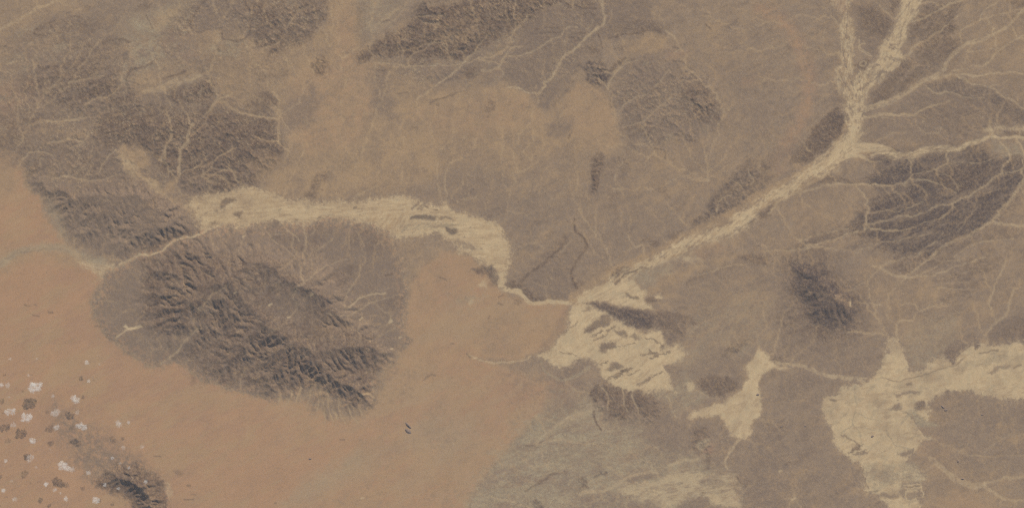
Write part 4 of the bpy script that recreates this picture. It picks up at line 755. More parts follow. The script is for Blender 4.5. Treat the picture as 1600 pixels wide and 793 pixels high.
# dark strata lines
for r, c, w, q in ((0,0,1.2,[(210,205),(260,225),(330,210),(380,215)]),(0,0,1.4,[(225,185),(270,160)]),(0,0,2,[(640,268),(740,240),(800,262)]),(0,0,1.8,[(800,430),(900,410),(970,372)]),(0,0,1.8,[(1010,492),(1100,460),(1150,440)]),(0,0,1,[(905,95),(930,140),(950,180)]),
    (0,0,2.2,[(1150,182),(1185,195),(1190,120),(1230,50),(1270,0)]),(0,0,1.3,[(1185,190),(1250,200),(1300,180)]),(0,0,2.4,[(1515,0),(1540,60),(1600,82)]),(0,0,1.4,[(1370,200),(1390,240),(1480,250),(1545,210),(1555,120)]),(0,0,1.2,[(410,85),(435,72)]),(0,0,1.2,[(460,105),(510,108)]),(0,0,2.6,[(150,745),(230,735)]),
    (0,0,1.6,[(780,490),(800,450),(840,420)]),(0,0,1.2,[(780,500),(860,520)]),(0,0,2,[(1350,310),(1360,320)]),
    (0,1,1.8,[(0,80),(30,120),(55,190)]),(0,1,1.4,[(60,90),(100,100),(130,170),(160,200)]),(0,1,1.1,[(170,230),(190,210)]),(0,1,1.3,[(1080,640),(1200,590),(1290,562)]),(0,1,1.6,[(1120,652),(1135,655)]),(0,1,1.2,[(740,440),(800,440)]),(0,1,1.3,[(780,135),(830,125)]),(0,1,1,[(940,575),(870,578)]),(0,1,1.4,[(970,785),(1000,793)]),
    (0,2,1.2,[(530,200),(550,250),(565,295)]),(0,2,1.3,[(600,240),(680,215),(740,210),(880,190),(930,205)]),(0,2,1.3,[(1200,150),(1230,185)]),(0,2,1,[(370,205),(450,205)]),(0,2,1,[(360,232),(440,232)]),(0,2,1,[(370,255),(430,250)]),(0,2,1.2,[(400,100),(470,75),(520,95)]),(0,2,1,[(130,210),(280,200)]),(0,2,1,[(140,180),(300,165)]),(0,2,1.4,[(330,20),(400,40),(520,50)]),(0,2,1.4,[(1000,285),(1030,295)]),(0,2,1,[(1000,378),(1060,388),(1110,430)]),(0,2,1,[(920,770),(960,720)]),(0,2,1,[(810,170),(812,215)]),
    (1,2,1.2,[(1080,70),(1140,75)]),(1,2,1.2,[(350,60),(380,20)]),(1,2,1,[(870,130),(940,140),(950,190)]),
    (2,0,1.5,[(590,435),(640,430)]),(2,0,1.4,[(150,300),(180,305)]),(2,0,1.4,[(200,362),(235,366)]),(2,0,1.6,[(300,345),(325,348)]),(2,0,1.0,[(215,300),(230,305)]),(2,0,2,[(715,528),(740,528)]),(2,0,1.2,[(660,500),(670,480)]),
    (2,1,1.4,[(1505,250),(1535,240)]),(2,1,1.4,[(1500,290),(1530,300)]),(2,1,.9,[(1430,390),(1450,370)]),(2,1,1,[(1140,135),(1180,150)]),(2,1,1.3,[(1212,535),(1222,535)]),(2,1,1.2,[(1040,770),(1080,735),(1105,745)]),(2,1,1.4,[(1305,605),(1320,620)]),(2,1,1.6,[(805,120),(840,110)]),
    (3,0,1.2,[(1160,655),(1180,655)]),(3,0,1.2,[(1140,742),(1200,740)]),(3,0,1.1,[(1190,710),(1210,708)]),(3,0,1,[(955,475),(1000,472)]),(3,1,1,[(525,368),(550,372)]),(3,1,1.3,[(120,765),(128,760)]),
    (3,3,1.2,[(80,288),(92,286)]),(3,3,1.8,[(110,520),(135,510)]),(3,3,1.4,[(390,122),(420,125)]),(3,3,1.2,[(865,28),(890,26)]),(3,3,.9,[(800,125),(806,125)])):
    line('rock', T(r,c,q), w, 1.3, .65, wa=.7)

# ---------------------------------------------------------------- outlines blur: sand fingers into the rock, debris spreads onto the sand
def mingle(pts, inner, outer, wi, wo, oi, oo, seed, lo=1.6, hi=18, ang=None, ratio=1):
    sl, d = sdf(pts, pad=wo + 4)
    n = noise(seed, lo, hi, .8, ang, ratio)[sl]
    if outer: put(outer, sl, oi * np.clip(1 - d / wi, 0, 1) * (d > -2) * sstep(n, .1, 1.1))       # what lies outside creeps in
    if inner: put(inner, sl, oo * np.clip(1 + d / wo, 0, 1) * (d < 2) * sstep(-n, -.2, 1.0))       # what lies inside spills out
mingle(MASS, 'stone', 'orange', 22, 9, .75, .5, 170, 2.2, 24); mingle(MASS, None, 'clay', 9, 4, .35, 0, 171)
mingle([(395,618),(440,622),(480,628),(520,655),(560,650),(592,625),(610,570),(590,560),(560,600),(500,590),(400,590)], None, 'tan', 20, 4, .5, 0, 172, 1.6, 14, 70, 3)
mingle(SPUR, 'stone', 'tan', 9, 7, .5, .45, 173); mingle(SWH, 'stone', 'orange', 12, 16, .6, .5, 174); mingle(CONE, 'rock', 'stone', 10, 26, .4, .45, 175)
mingle(RIVW, 'wash', 'stone', 6, 9, .55, .45, 176); mingle(EAST, 'wash', 'stone', 7, 10, .6, .6, 177, 1.6, 14, 38, 4); mingle(FANS, 'wash', 'stone', 5, 7, .5, .45, 178, 1.6, 14, 38, 3); mingle(FANN, 'tan', None, 4, 7, 0, .5, 179)
mingle(LAVA, 'rock', 'stone', 16, 22, .5, .6, 184, 1.6, 24, 25, 3); mingle(PANE, 'wash', 'stone', 6, 8, .5, .4, 180); mingle(PANM, 'tan', 'stone', 4, 7, .4, .5, 181); mingle(FORKW, 'tan', 'stone', 5, 8, .5, .5, 182)
mingle(SAND, 'tan', 'tan', 26, 10, .5, .3, 183, 2.5, 50)
# pale gullied fringe at the southern tip of the massif
for q in ([(488,598),(484,618),(478,636)], [(500,600),(500,622),(494,642)], [(512,612),(514,636),(520,656)], [(528,622),(532,642),(540,662)], [(545,630),(550,648),(560,660)], [(562,616),(574,614),(586,620)], [(470,606),(464,628)], [(455,612),(448,634)], [(440,616),(432,632)], [(505,628),(508,648),(506,660)], [(520,640),(530,655)], [(560,640),(570,652)]):
    line('tan', q, [2.0,1.2], 1.5, .9, chan=False); line('wash', q, [.9,.5], 1.2, .4, chan=False)
for q in ([(494,620),(488,640)], [(507,634),(512,652)], [(522,630),(530,650)], [(540,634),(548,652)], [(555,634),(564,650)]): line('rock', q, [1.4,.8], 1.4, .5)

# ---------------------------------------------------------------- mountains: crest lines with heights, slopes falling away
DOME = np.zeros((NY, NX), np.float32); YOUNG = np.zeros((NY, NX), np.float32)
def range_of(crests, slope, lim, drop=0.0):
    """crests: lists of (u, v, height); the ground falls away from them; lim: outline"""
    sl, d = sdf(lim, pad=20, wa=3)
    x = GU[sl] + 4 * W1U[sl]; y = GV[sl] + 4 * W1V[sl]
    acc = np.zeros(x.shape, np.float32); k = 1.6
    for cr in crests:
        for (ax, ay, ah), (bx, by, bh) in zip(cr[:-1], cr[1:]):
            ex, ey = bx - ax, by - ay; L = ex * ex + ey * ey + 1e-9
            t = np.clip(((x - ax) * ex + (y - ay) * ey) / L, 0, 1)
            z = ah + (bh - ah) * t - slope * np.sqrt((x - ax - t * ex)**2 + (y - ay - t * ey)**2)
            acc += np.exp(np.clip(z, -8, 40) * k)
    z = np.log(acc + 1) / k
    e = sstep(d, -4, 14)
    DOME[sl] = np.maximum(DOME[sl], (z + .012 * np.maximum(d, 0)) * e)
    YOUNG[sl] = np.maximum(YOUNG[sl], sstep(d, -6, 4))
range_of([[(357,437,15),(325,452,14),(300,474,13),(282,505,9),(272,525,4)], [(312,402,8),(335,416,12),(357,437,13),(384,412,11),(404,404,10),(428,418,11),(448,434,12.5),(475,443,14.5),(505,460,12),(530,484,8)],
          [(392,478,8.5),(412,503,10.5),(450,532,12),(475,547,12),(508,550,10.5),(555,540,8.5),(590,548,6)], [(475,547,11.5),(505,585,8.5),(545,605,7.5),(575,612,5.5)], [(475,443,14),(462,475,9.5)], [(412,503,10.5),(380,540,8),(345,575,5.5)], [(450,532,11.5),(435,575,8),(420,600,5.5)],
          [(300,474,11),(262,462,7),(240,455,5)], [(325,452,12),(285,432,8),(250,420,6)], [(282,505,8),(250,500,5)], [(312,402,8),(280,395,6)]], .15, MASS)
SOFT = np.zeros((NY, NX), np.float32)       # smooth gravel slopes below the crests
for _p, _f in (([(290,372),(312,362),(345,356),(400,350),(470,350),(560,346),(608,360),(632,440),(636,490),(625,555),(600,560),(585,528),(545,515),(530,484),(505,458),(475,440),(448,430),(428,412),(404,398),(380,404),(355,420),(325,395)], .13), ([(370,450),(410,425),(445,440),(470,452),(500,470),(490,500),(460,525),(420,498),(385,475)], .02), ([(350,445),(362,452),(330,500),(300,545),(270,570),(235,573),(262,535),(300,490)], .05), ([(140,460),(165,425),(215,400),(235,430),(225,500),(270,535),(235,573),(180,540),(145,490)], .05)):
    _s, _d = sdf(_p, pad=14, wa=3)
    DOME[_s] -= _f * np.clip(_d, 0, 60) * np.minimum(1, DOME[_s] / 3)
    SOFT[_s] = np.maximum(SOFT[_s], sstep(_d, -3, 10))
DOME = np.maximum(DOME, 0) * .85
range_of([[(70,290,4),(130,292,6),(205,288,7),(260,318,6),(300,345,4)], [(205,288,6),(170,330,5),(130,370,3)], [(130,292,6),(105,330,4)], [(260,318,6),(240,350,6),(205,385,4)], [(240,386,6.5),(262,370,7),(300,358,5)]], .09, SPUR)
range_of([[(1245,415,4),(1275,425,5.5),(1290,445,6.5),(1305,470,6),(1325,490,4.5)], [(1262,440,5),(1270,480,5),(1290,500,4)]], .13, CONE)
_s, _d = sdf(CONE, pad=10); SOFT[_s] = np.maximum(SOFT[_s], .35 * sstep(_d, -5, 5))
range_of([[(165,752,5),(195,745,8),(225,760,9),(240,785,8),(250,820,7)]], .2, SWH)

# ---------------------------------------------------------------- uplift
up(T(1,0,[(830,793),(900,720),(1000,650),(1120,620),(1240,630),(1180,650),(1040,700),(960,760)]), .8, 5)
up([(1215,405),(1300,398),(1350,440),(1350,520),(1310,550),(1240,545),(1215,490)], .2, 14)
up([(155,190),(290,178),(345,167),(400,180),(440,207),(442,240),(420,272),(345,312),(285,300),(240,248),(200,228),(152,215)], .6, 14)
up(T(0,0,[(140,480),(240,400),(420,340),(740,390),(880,560),(1010,650),(860,760),(590,793),(330,640),(100,580)]), .42, 14)
up([(-60,80),(100,20),(230,60),(300,-40),(520,-60),(505,40),(450,100),(440,180),(448,250),(390,298),(80,290),(-60,210)], .2, 20)
up([(560,100),(650,10),(720,-60),(960,-60),(940,60),(860,140),(730,120),(620,140)], .15, 16)
up(T(0,0,[(1010,600),(1180,520),(1340,500),(1330,610),(1100,640)]), .6, 8)
up([(30,225),(140,190),(200,235),(250,305),(80,290),(40,270)], .35, 10)
up(T(0,1,[(-200,0),(430,10),(445,90),(340,230),(80,360),(-60,260)]), .55, 14)
up(T(0,1,[(610,370),(780,240),(990,100),(1040,20),(1330,0),(1586,-60),(1900,20),(1640,150),(1440,260),(1300,380),(900,360),(700,370)]), .62, 14)
up(T(0,1,[(980,500),(1180,400),(1370,400),(1370,460),(1180,520)]), .3, 10)
up([(786,122),(805,45),(900,5),(1000,-20),(1045,50),(930,60),(885,132),(850,176),(825,145)], .12, 14)
up(T(0,2,[(630,590),(740,370),(960,350),(1200,480),(1310,700),(1160,860),(880,930),(670,760)]), .35, 14)
up(T(0,2,[(1040,580),(1150,490),(1240,600),(1310,700),(1160,740)]), .7, 10)
up(T(0,2,[(440,420),(540,360),(620,460),(545,530)]), .7, 7)
up(T(1,2,[(480,300),(510,170),(585,190),(540,340),(500,420),(475,380)]), .7, 6)
up(T(1,2,[(670,250),(740,220),(700,310)]), .5, 5)
up([(800,432),(862,388),(905,385),(894,440),(870,466),(820,458)], .16, 10)
up(T(1,2,[(1095,650),(1320,340),(1480,190),(1586,370),(1320,570)]), .3, 14)
up(T(0,3,[(290,793),(440,680),(480,793),(250,1010)]), .4, 8)
up(T(0,3,[(520,60),(740,80),(770,140),(660,330),(590,320)]), .22, 10)
up(T(0,3,[(860,120),(1190,20),(1190,260),(960,480),(720,640),(620,640),(860,360)]), .25, 12)
up(T(2,2,[(480,290),(760,325),(940,335),(1080,470),(1000,520),(860,440),(700,420)]), .35, 7)
up(T(3,2,[(480,90),(620,30),(870,60),(1000,200),(840,290),(560,250)]), .4, 10)
up(T(3,2,[(1130,300),(1220,350),(1240,480),(1120,420)]), .5, 6)
up(T(2,2,[(1290,600),(1420,500),(1510,510),(1380,590)]), .4, 5)
up(T(1,1,[(285,430),(420,260),(450,270),(370,430)]), .35, 7)
up(T(0,1,[(340,410),(410,340),(455,400),(420,490)]), .5, 6)

# ---------------------------------------------------------------- relief: uplift cut by running water
def shifts(a, fill):
    p = np.pad(a, 1, constant_values=fill)
    H, W = a.shape
    return [p[1 + dj:1 + dj + H, 1 + di:1 + di + W] for dj, di in NB]
NB = [(-1,-1),(-1,0),(-1,1),(0,-1),(0,1),(1,-1),(1,0),(1,1)]
DIST = [1.41421356,1,1.41421356,1,1,1.41421356,1,1.41421356]

def jitter(H, W):
    r = np.random.default_rng(77)
    return [.75 + .5 * r.random((H, W), dtype=np.float32) for k in range(8)]
def route(h, jit):
    H, W = h.shape
    best = np.zeros((H, W), np.float32); rec = np.arange(H * W).reshape(H, W).copy(); base = rec.copy(); dl = np.ones((H, W), np.float32)
    for (dj, di), ds, hn, jt in zip(NB, DIST, shifts(h, 1e9), jit):
        s = (h - hn) / ds * jt
        m = s > best
        best[m] = s[m]; rec[m] = (base + dj * W + di)[m]; dl[m] = ds
    rec = rec.ravel(); dl = dl.ravel()
    depth = (rec != np.arange(H * W)).astype(np.int32); r = rec.copy()
    while True:
        add = depth[r]
        if not add.any(): break
        depth += add; r = r[r]
    order = np.argsort(depth, kind='stable')
    cnt = np.bincount(depth); ends = np.cumsum(cnt); starts = ends - cnt
    return rec, dl, order, starts, ends

def accumulate(rec, order, starts, ends, n):
    A = np.ones(n, np.float64)
    for k in range(len(starts) - 1, 0, -1):
        idx = order[starts[k]:ends[k]]
        np.add.at(A, rec[idx], A[idx])
    return A

def evolve(h, U, fixed, its, cs, K, dt=1.0, m=.45, diff=.05):
    """uplift and stream incision on a grid with cells of cs map cells"""
    H, W = h.shape
    A = None; jit = jitter(H, W)
    for it in range(its):
        h = h + U * dt * (~fixed)
        rec, dl, order, starts, ends = route(h, jit)
        A = accumulate(rec, order, starts, ends, H * W)
        F = (K.ravel() * dt * (A * cs * cs)**m / (dl * cs)).astype(np.float32)
        F[fixed.ravel()] = 0
        x = h.ravel().copy()
        for k in range(1, len(starts)):
            idx = order[starts[k]:ends[k]]
            f = F[idx]
            x[idx] = (x[idx] + f * x[rec[idx]]) / (1 + f)
        h = x.reshape(H, W)
        p = np.pad(h, 1, mode='edge')
        lap = p[:-2, 1:-1] + p[2:, 1:-1] + p[1:-1, :-2] + p[1:-1, 2:] - 4 * h
        h = h + diff * lap
        h[fixed] = 0
    return h, A.reshape(H, W)

PALE = WT[ID['wash']]
sandw = WT[ID['orange']] + WT[ID['tan']]
Umap = .022 + .03 * WT[ID['stone']] + .10 * WT[ID['rock']] + .02 * WT[ID['basalt']]
Umap = np.maximum(Umap, UP * .45)
Umap *= np.clip(1 + .35 * noise(80, 4, 40, 1.0) + .2 * NFINE, .2, 2.2)
Umap *= 1 - .9 * np.clip(PALE * 1.2, 0, 1)
FIX = ((PALE > .62) & (CHAN < .5)) 
insand = np.zeros((NY, NX), bool)
_sl, _d = sdf(SAND, pad=5); insand[_sl] = (_d > 10) & (UP[_sl] < .05)
FIX |= insand
Umap[CHAN > .3] *= .35
def down(a, q): return resample(a.astype(np.float32), NY // q, NX // q)
Umap = Umap * (1 - YOUNG) + YOUNG * np.clip(.02 + .007 * DOME, 0, .10)
def travel(fixed, cost, n=420):
    d = np.where(fixed, 0, 1e6).astype(np.float32)
    for k in range(n):
        p = np.pad(d, 1, constant_values=1e6); H, W = d.shape
        for (dj, di), ds in zip(NB, DIST):
            np.minimum(d, p[1 + dj:1 + dj + H, 1 + di:1 + di + W] + ds * cost, out=d)
    return np.minimum(d, 5000)
Kmap = .55 * (1 - YOUNG) + YOUNG * (.10 - .06 * SOFT) * np.clip(1 + .35 * NFINE, .3, 2)
Umap *= 1 - .6 * SOFT
FIX &= DOME < .8
h = None
for q, its, dt in ((4, 40, 1.0), (2, 40, .7), (1, 16, .45)):
    Uq = down(Umap, q); Fq = down(FIX, q) > .5; Cq = down(CHAN, q); Kq = down(Kmap, q)
    hh, ww = Uq.shape
    rng = np.random.default_rng(100 + q)
    if h is None: h = .05 * travel(Fq, np.clip(1 + .35 * down(noise(83, 12, 120, 1.2), q), .3, 2) * (1 - .6 * (Cq > .3))) + .02 * rng.random((hh, ww)).astype(np.float32)
    else: h = resample(h, hh, ww) + rng.random((hh, ww)).astype(np.float32) * np.where(down(YOUNG, q) > .3, .15, .04) * np.minimum(1, Uq * 4)
    if q == 2: h = h * (1 - down(YOUNG, q)) + down(DOME * (1.0 + .035 * noise(81, 5, 30, .8)) + .14 * noise(82, 2, 14, .6) * YOUNG * np.minimum(1, DOME / 4), q)
    h = h - .15 * (Cq > .4) * np.minimum(1, h)
    h[Fq] = 0
    h, AREA = evolve(h, Uq * 1.0, Fq, its, q * STEP, Kq, dt=dt, diff=.015)

# ---------------------------------------------------------------- drainage of the plains: every place sends its water the easiest way to a bed
def rill_map(q=2):
    Fq = down(FIX, q) > .5; Cq = down(CHAN, q)
    cost = (np.exp(.5 * down(noise(84, 3.5, 24, .6), q) + .25 * down(noise(85, 14, 120, 1.2), q)) * (1 - .7 * (Cq > .3)) + .8 * down(UP, q)).astype(np.float32)
    d = travel(Fq, cost, 480)
    H, W = d.shape
    best = d.copy(); rec = np.arange(H * W).reshape(H, W).copy(); base = rec.copy()
    for (dj, di), ds, dn in zip(NB, DIST, shifts(d, 1e9)):
        m = (dn + 1e-3 * ds < best) & (np.abs(dn + ds * cost - d) < 1e-2 + 1e-4 * d)
        best[m] = dn[m]; rec[m] = (base + dj * W + di)[m]
    rec = rec.ravel()
    depth = (rec != np.arange(H * W)).astype(np.int32); r = rec.copy()
    while True:
        add = depth[r]
        if not add.any(): break
        depth += add; r = r[r]
    order = np.argsort(depth, kind='stable'); cnt = np.bincount(depth); ends = np.cumsum(cnt)
    A = accumulate(rec, order, ends - cnt, ends, H * W).reshape(H, W)
    A[Fq] = 1
    return np.log10(A).astype(np.float32)
RILL = rill_map()
def warped(a, q, amp):
    """full grid lookup of a coarse map with a little wander"""
    y = np.clip((GV + amp * W2V - V0) / STEP / NY * a.shape[0] - .25, 0, a.shape[0] - 1.01); x = np.clip((GU + amp * W2U - U0) / STEP / NX * a.shape[1] - .25, 0, a.shape[1] - 1.01)
    y0 = y.astype(int); x0 = x.astype(int); fy = y - y0; fx = x - x0
    return ((a[y0, x0] * (1 - fx) + a[y0, x0 + 1] * fx) * (1 - fy) + (a[y0 + 1, x0] * (1 - fx) + a[y0 + 1, x0 + 1] * fx) * fy).astype(np.float32)
def lin(r, g, b):
    f = lambda c: (c / 255 / 12.92) if c <= 10 else ((c / 255 + .055) / 1.055)**2.4
    return (f(r), f(g), f(b))
# colours as they look from orbit, through VEIL (light scattered by the air) and GAIN (sun and sky on level ground)
SEEN = dict(gravel=lin(147,129,112), orange=lin(167,135,110), tan=lin(164,139,112), clay=lin(160,147,124), stone=lin(129,114,103),
           rock=lin(102,90,85), basalt=lin(89,83,84), wash=lin(192,170,137), red=lin(157,128,109))
GAIN, VEIL = (.887, .879, .899), (.034, .043, .054)
COL = {k: tuple(max(.01, (c[i] - VEIL[i]) / GAIN[i]) for i in range(3)) for k, c in SEEN.items()}
def blur(a, s):
    f2 = _fx**2 + _fy**2
    return np.fft.irfft2(np.fft.rfft2(a) * np.exp(-2 * (math.pi * s)**2 * f2), s=(NY, NX)).astype(np.float32)
# streams sort the ground: pale sediment in the channels, bare rock between
LA = np.log10(AREA).astype(np.float32)
ch = blur(sstep(LA, 1.3, 3.2), .9)
ROCKY = WT[ID['stone']] + WT[ID['rock']] + WT[ID['basalt']]
MOUNT = np.clip(UP * 1.6 + DOME / 7, 0, 1) * (1 - .7 * SOFT)
zone = np.zeros((NY, NX), np.float32)
def zadd(pts, a, soft=20):
    sl, d = sdf(pts, pad=soft + 6); np.maximum(zone[sl], a * sstep(d, -soft, soft), out=zone[sl])
zadd([(1330,180),(1480,100),(1760,-60),(1760,480),(1450,470),(1380,410),(1240,390),(1330,300)], .5)
zadd([(1330,-60),(1760,-60),(1760,120),(1480,110),(1350,170)], .35)
zadd([(0,60),(200,60),(450,160),(440,300),(280,320),(0,300)], .2)
zadd([(550,-100),(900,-100),(860,130),(700,140),(560,100)], .18)
zadd([(950,90),(1250,60),(1300,200),(1100,340),(900,400),(880,250)], .25)
zadd([(1180,400),(1600,400),(1600,520),(1200,600)], .3)
zadd([(1440,620),(1700,620),(1700,800),(1440,800)], .3)
zadd(MASS, .28); zadd(SPUR, .3)
FULL = (slice(None), slice(None))
dry = 1 - np.clip(WT[ID['orange']] * 1.2 + PALE, 0, 1)
c1 = blur(sstep(LA, .9, 2.4), .7); ridge = blur(1 - sstep(LA, .1, 1.1), .6)
r1 = warped(sstep(RILL, 1.0, 1.9), 2, .45); r2 = warped(sstep(RILL, 1.9, 2.8), 2, .45)
patch = np.clip(.45 + .55 * noise(93, 8, 120, 1.2), 0, 1); patch2 = np.clip(.5 + .5 * noise(94, 8, 120, 1.2), 0, 1)
smooth = 1 - .75 * WT[ID['basalt']]
put('rock', FULL, np.clip(ridge * (.3 * MOUNT) * dry * smooth, 0, 1))
put('stone', FULL, np.clip((1 - r1) * dry * .42 * patch * (1 - ROCKY), 0, 1))
put('tan', FULL, np.clip(c1 * dry * smooth * MOUNT * (.15 + .25 * patch2), 0, 1))
flat = 1 - np.clip(MOUNT * 1.5 * (DOME > .5), 0, 1)
put('tan', FULL, np.clip(r1 * dry * flat * (.2 + .25 * patch2 + .3 * zone), 0, 1))
put('wash', FULL, np.clip(r2 * dry * flat * np.maximum(zone * .8, .08 + .16 * patch2), 0, .8))
# filaments: fine curling veins of pale silt and dark desert pavement
def fil(seed, lo, hi, k, ang=None, ratio=1): return np.maximum(0, 1 - k * np.abs(noise(seed, lo, hi, 1.0, ang, ratio)))
put('rock', FULL, np.clip(fil(110, 1.6, 26, 3.2) * .28 * patch, 0, 1) * dry * smooth)
put('tan', FULL, np.clip(fil(111, 1.6, 30, 3.0) * .42 * patch2, 0, 1) * dry * (.4 + .6 * smooth))
put('wash', FULL, np.clip(fil(112, 1.4, 40, 5.0, 24, 2.0) * .28 * patch2 * patch, 0, 1) * dry)
put('stone', FULL, np.clip(fil(113, 1.4, 22, 2.4, 24, 2.0) * .3 * (1 - patch2), 0, 1) * dry)
high = np.zeros((NY, NX), np.float32)
for _p in ([(-60,60),(100,20),(230,60),(300,-40),(520,-60),(505,40),(450,100),(440,180),(448,250),(390,298),(80,290),(-60,210)], [(560,100),(650,10),(720,-60),(960,-60),(940,60),(860,140),(730,120),(620,140)], [(955,150),(985,95),(1080,105),(1140,170),(1100,215),(990,230)]):
    _s, _d = sdf(_p, pad=20); high[_s] = np.maximum(high[_s], sstep(_d, -12, 12))
put('wash', FULL, np.clip(fil(119, 1.4, 40, 5, 30, 1.5) * .4 * patch2, 0, 1) * high * dry)
clayw = WT[ID['clay']].copy()
put('wash', FULL, np.clip(.08 + fil(114, 1.6, 50, 2.6, 15, 2.2) * .8 * patch, 0, 1) * clayw)
put('stone', FULL, np.clip(fil(115, 1.6, 50, 2.2, 15, 2.0) * .6 * (1 - patch), 0, 1) * clayw)
put('rock', FULL, np.clip(fil(116, 1.6, 30, 4.5, 25, 2.0) * .6 * patch2, 0, 1) * clayw)
# fine mottling of the soils
put('stone', FULL, np.clip(.06 + .14 * noise(90, 1.0, 20, .6) + .14 * noise(91, 1.2, 50, .9, 20, 3), 0, .5) * (1 - PALE) * (1 - .75 * WT[ID['orange']]))
put('tan', FULL, np.clip(.04 + .14 * noise(92, 1.0, 24, .7), 0, .4) * (1 - PALE * .5) * (1 - .6 * WT[ID['orange']]))
# sand: broad warm and pale drifts, faint wind streaks
sand = WT[ID['orange']].copy()
put('red', FULL, np.clip(.35 * noise(95, 30, 300, 1.4) + .32 * noise(96, 1.5, 60, 1.0, 28, 6), 0, .5) * sand)
put('clay', FULL, np.clip(.2 * noise(87, 6, 120, 1.3, 28, 3), 0, .4) * sand * np.clip((GU - 350) / 250, 0, 1))
put('tan', FULL, np.clip(.1 + .28 * noise(97, 25, 260, 1.4) + .3 * noise(98, 1.5, 60, 1.0, 28, 6) + .25 * np.clip((GU - 350) / 300, -.4, 1) + .06 * NFINE, 0, .65) * sand)
put('stone', FULL, np.clip(.09 * noise(99, 1.5, 60, .9, 28, 2.5) + .11 * noise(88, 1, 8, .4), 0, .3) * sand)
# beds: silt bands and gravel bars
put('tan', FULL, np.clip(.05 + .16 * noise(101, 1.6, 40, .9) + .04 * NFINE, 0, .5) * PALE)
put('clay', FULL, np.clip(.2 * noise(102, 3, 60, 1.0), 0, .4) * PALE)
# height in map cells
Z = h * (1 + .32 * YOUNG)
HAZE_DENSITY, HAZE_COLOR = 2.2e-5, (.80, .88, 1.0)
# ======================================================================
# MATERIALS
# ======================================================================
def new_mat(name):
    m = bpy.data.materials.new(name); m.use_nodes = True
    m.node_tree.nodes.clear(); return m, m.node_tree.nodes, m.node_tree.links

def desert_material():
    m, N, L = new_mat('desert_soil')
    out = N.new('ShaderNodeOutputMaterial'); bs = N.new('ShaderNodeBsdfDiffuse'); bs.inputs['Roughness'].default_value = .5
    L.new(bs.outputs[0], out.inputs['Surface'])
    socks = []
    for nm in ('soil_a', 'soil_b'):
        at = N.new('ShaderNodeAttribute'); at.attribute_name = nm
        sp = N.new('ShaderNodeSeparateXYZ'); L.new(at.outputs['Color'], sp.inputs[0])
        socks += [sp.outputs[0], sp.outputs[1], sp.outputs[2], at.outputs['Alpha']]
    g = COL['gravel']; acc = None
    for mn, sk in zip(MATS[1:], socks):
        ma = N.new('ShaderNodeVectorMath'); ma.operation = 'MULTIPLY_ADD'
        L.new(sk, ma.inputs[0]); ma.inputs[1].default_value = tuple(COL[mn][k] - g[k] for k in range(3))
        if acc is None: ma.inputs[2].default_value = g
        else: L.new(acc, ma.inputs[2])
        acc = ma.outputs[0]
    tc = N.new('ShaderNodeTexCoord')
    def nz(scale, detail, lo, hi):
        n = N.new('ShaderNodeTexNoise'); n.inputs['Scale'].default_value = scale; n.inputs['Detail'].default_value = detail
        n.inputs['Roughness'].default_value = .65
        L.new(tc.outputs['Object'], n.inputs['Vector'])
        r = N.new('ShaderNodeMapRange'); r.inputs['From Min'].default_value = .3; r.inputs['From Max'].default_value = .7
        r.inputs['To Min'].default_value = lo; r.inputs['To Max'].default_value = hi
        L.new(n.outputs['Fac'], r.inputs['Value']); return r.outputs[0]
    a = nz(1.7, 3, .88, 1.12); b = nz(.06, 4, .96, 1.04)
    mu = N.new('ShaderNodeMath'); mu.operation = 'MULTIPLY'; L.new(a, mu.inputs[0]); L.new(b, mu.inputs[1])
    sc = N.new('ShaderNodeVectorMath'); sc.operation = 'SCALE'; L.new(acc, sc.inputs[0]); L.new(mu.outputs[0], sc.inputs['Scale'])
    L.new(sc.outputs[0], bs.inputs['Color'])
    return m
SOIL = desert_material()

def cloud_material():
    m, N, L = new_mat('cumulus_cloud')
    out = N.new('ShaderNodeOutputMaterial'); v = N.new('ShaderNodeVolumePrincipled')
    v.inputs['Color'].default_value = (.90, .88, .82, 1); v.inputs['Density'].default_value = 1.0; v.inputs['Anisotropy'].default_value = 0.0
    L.new(v.outputs[0], out.inputs['Volume']); return m
CLOUD = cloud_material()

def rock_material():
    m, N, L = new_mat('outcrop_rock')
    out = N.new('ShaderNodeOutputMaterial'); bs = N.new('ShaderNodeBsdfDiffuse'); L.new(bs.outputs[0], out.inputs['Surface'])
    n = N.new('ShaderNodeTexNoise'); n.inputs['Scale'].default_value = 1.5; n.inputs['Detail'].default_value = 4
    r = N.new('ShaderNodeValToRGB'); r.color_ramp.elements[0].color = lin(104, 90, 80) + (1,); r.color_ramp.elements[1].color = lin(138, 116, 98) + (1,)
    tc = N.new('ShaderNodeTexCoord'); L.new(tc.outputs['Object'], n.inputs['Vector']); L.new(n.outputs['Fac'], r.inputs['Fac']); L.new(r.outputs[0], bs.inputs['Color'])
    return m
OUTCROP = rock_material()

def tag(o, label, cat, group=None, kind=None):
    o['label'] = label; o['category'] = cat
    if group: o['group'] = group
    if kind: o['kind'] = kind
    return o

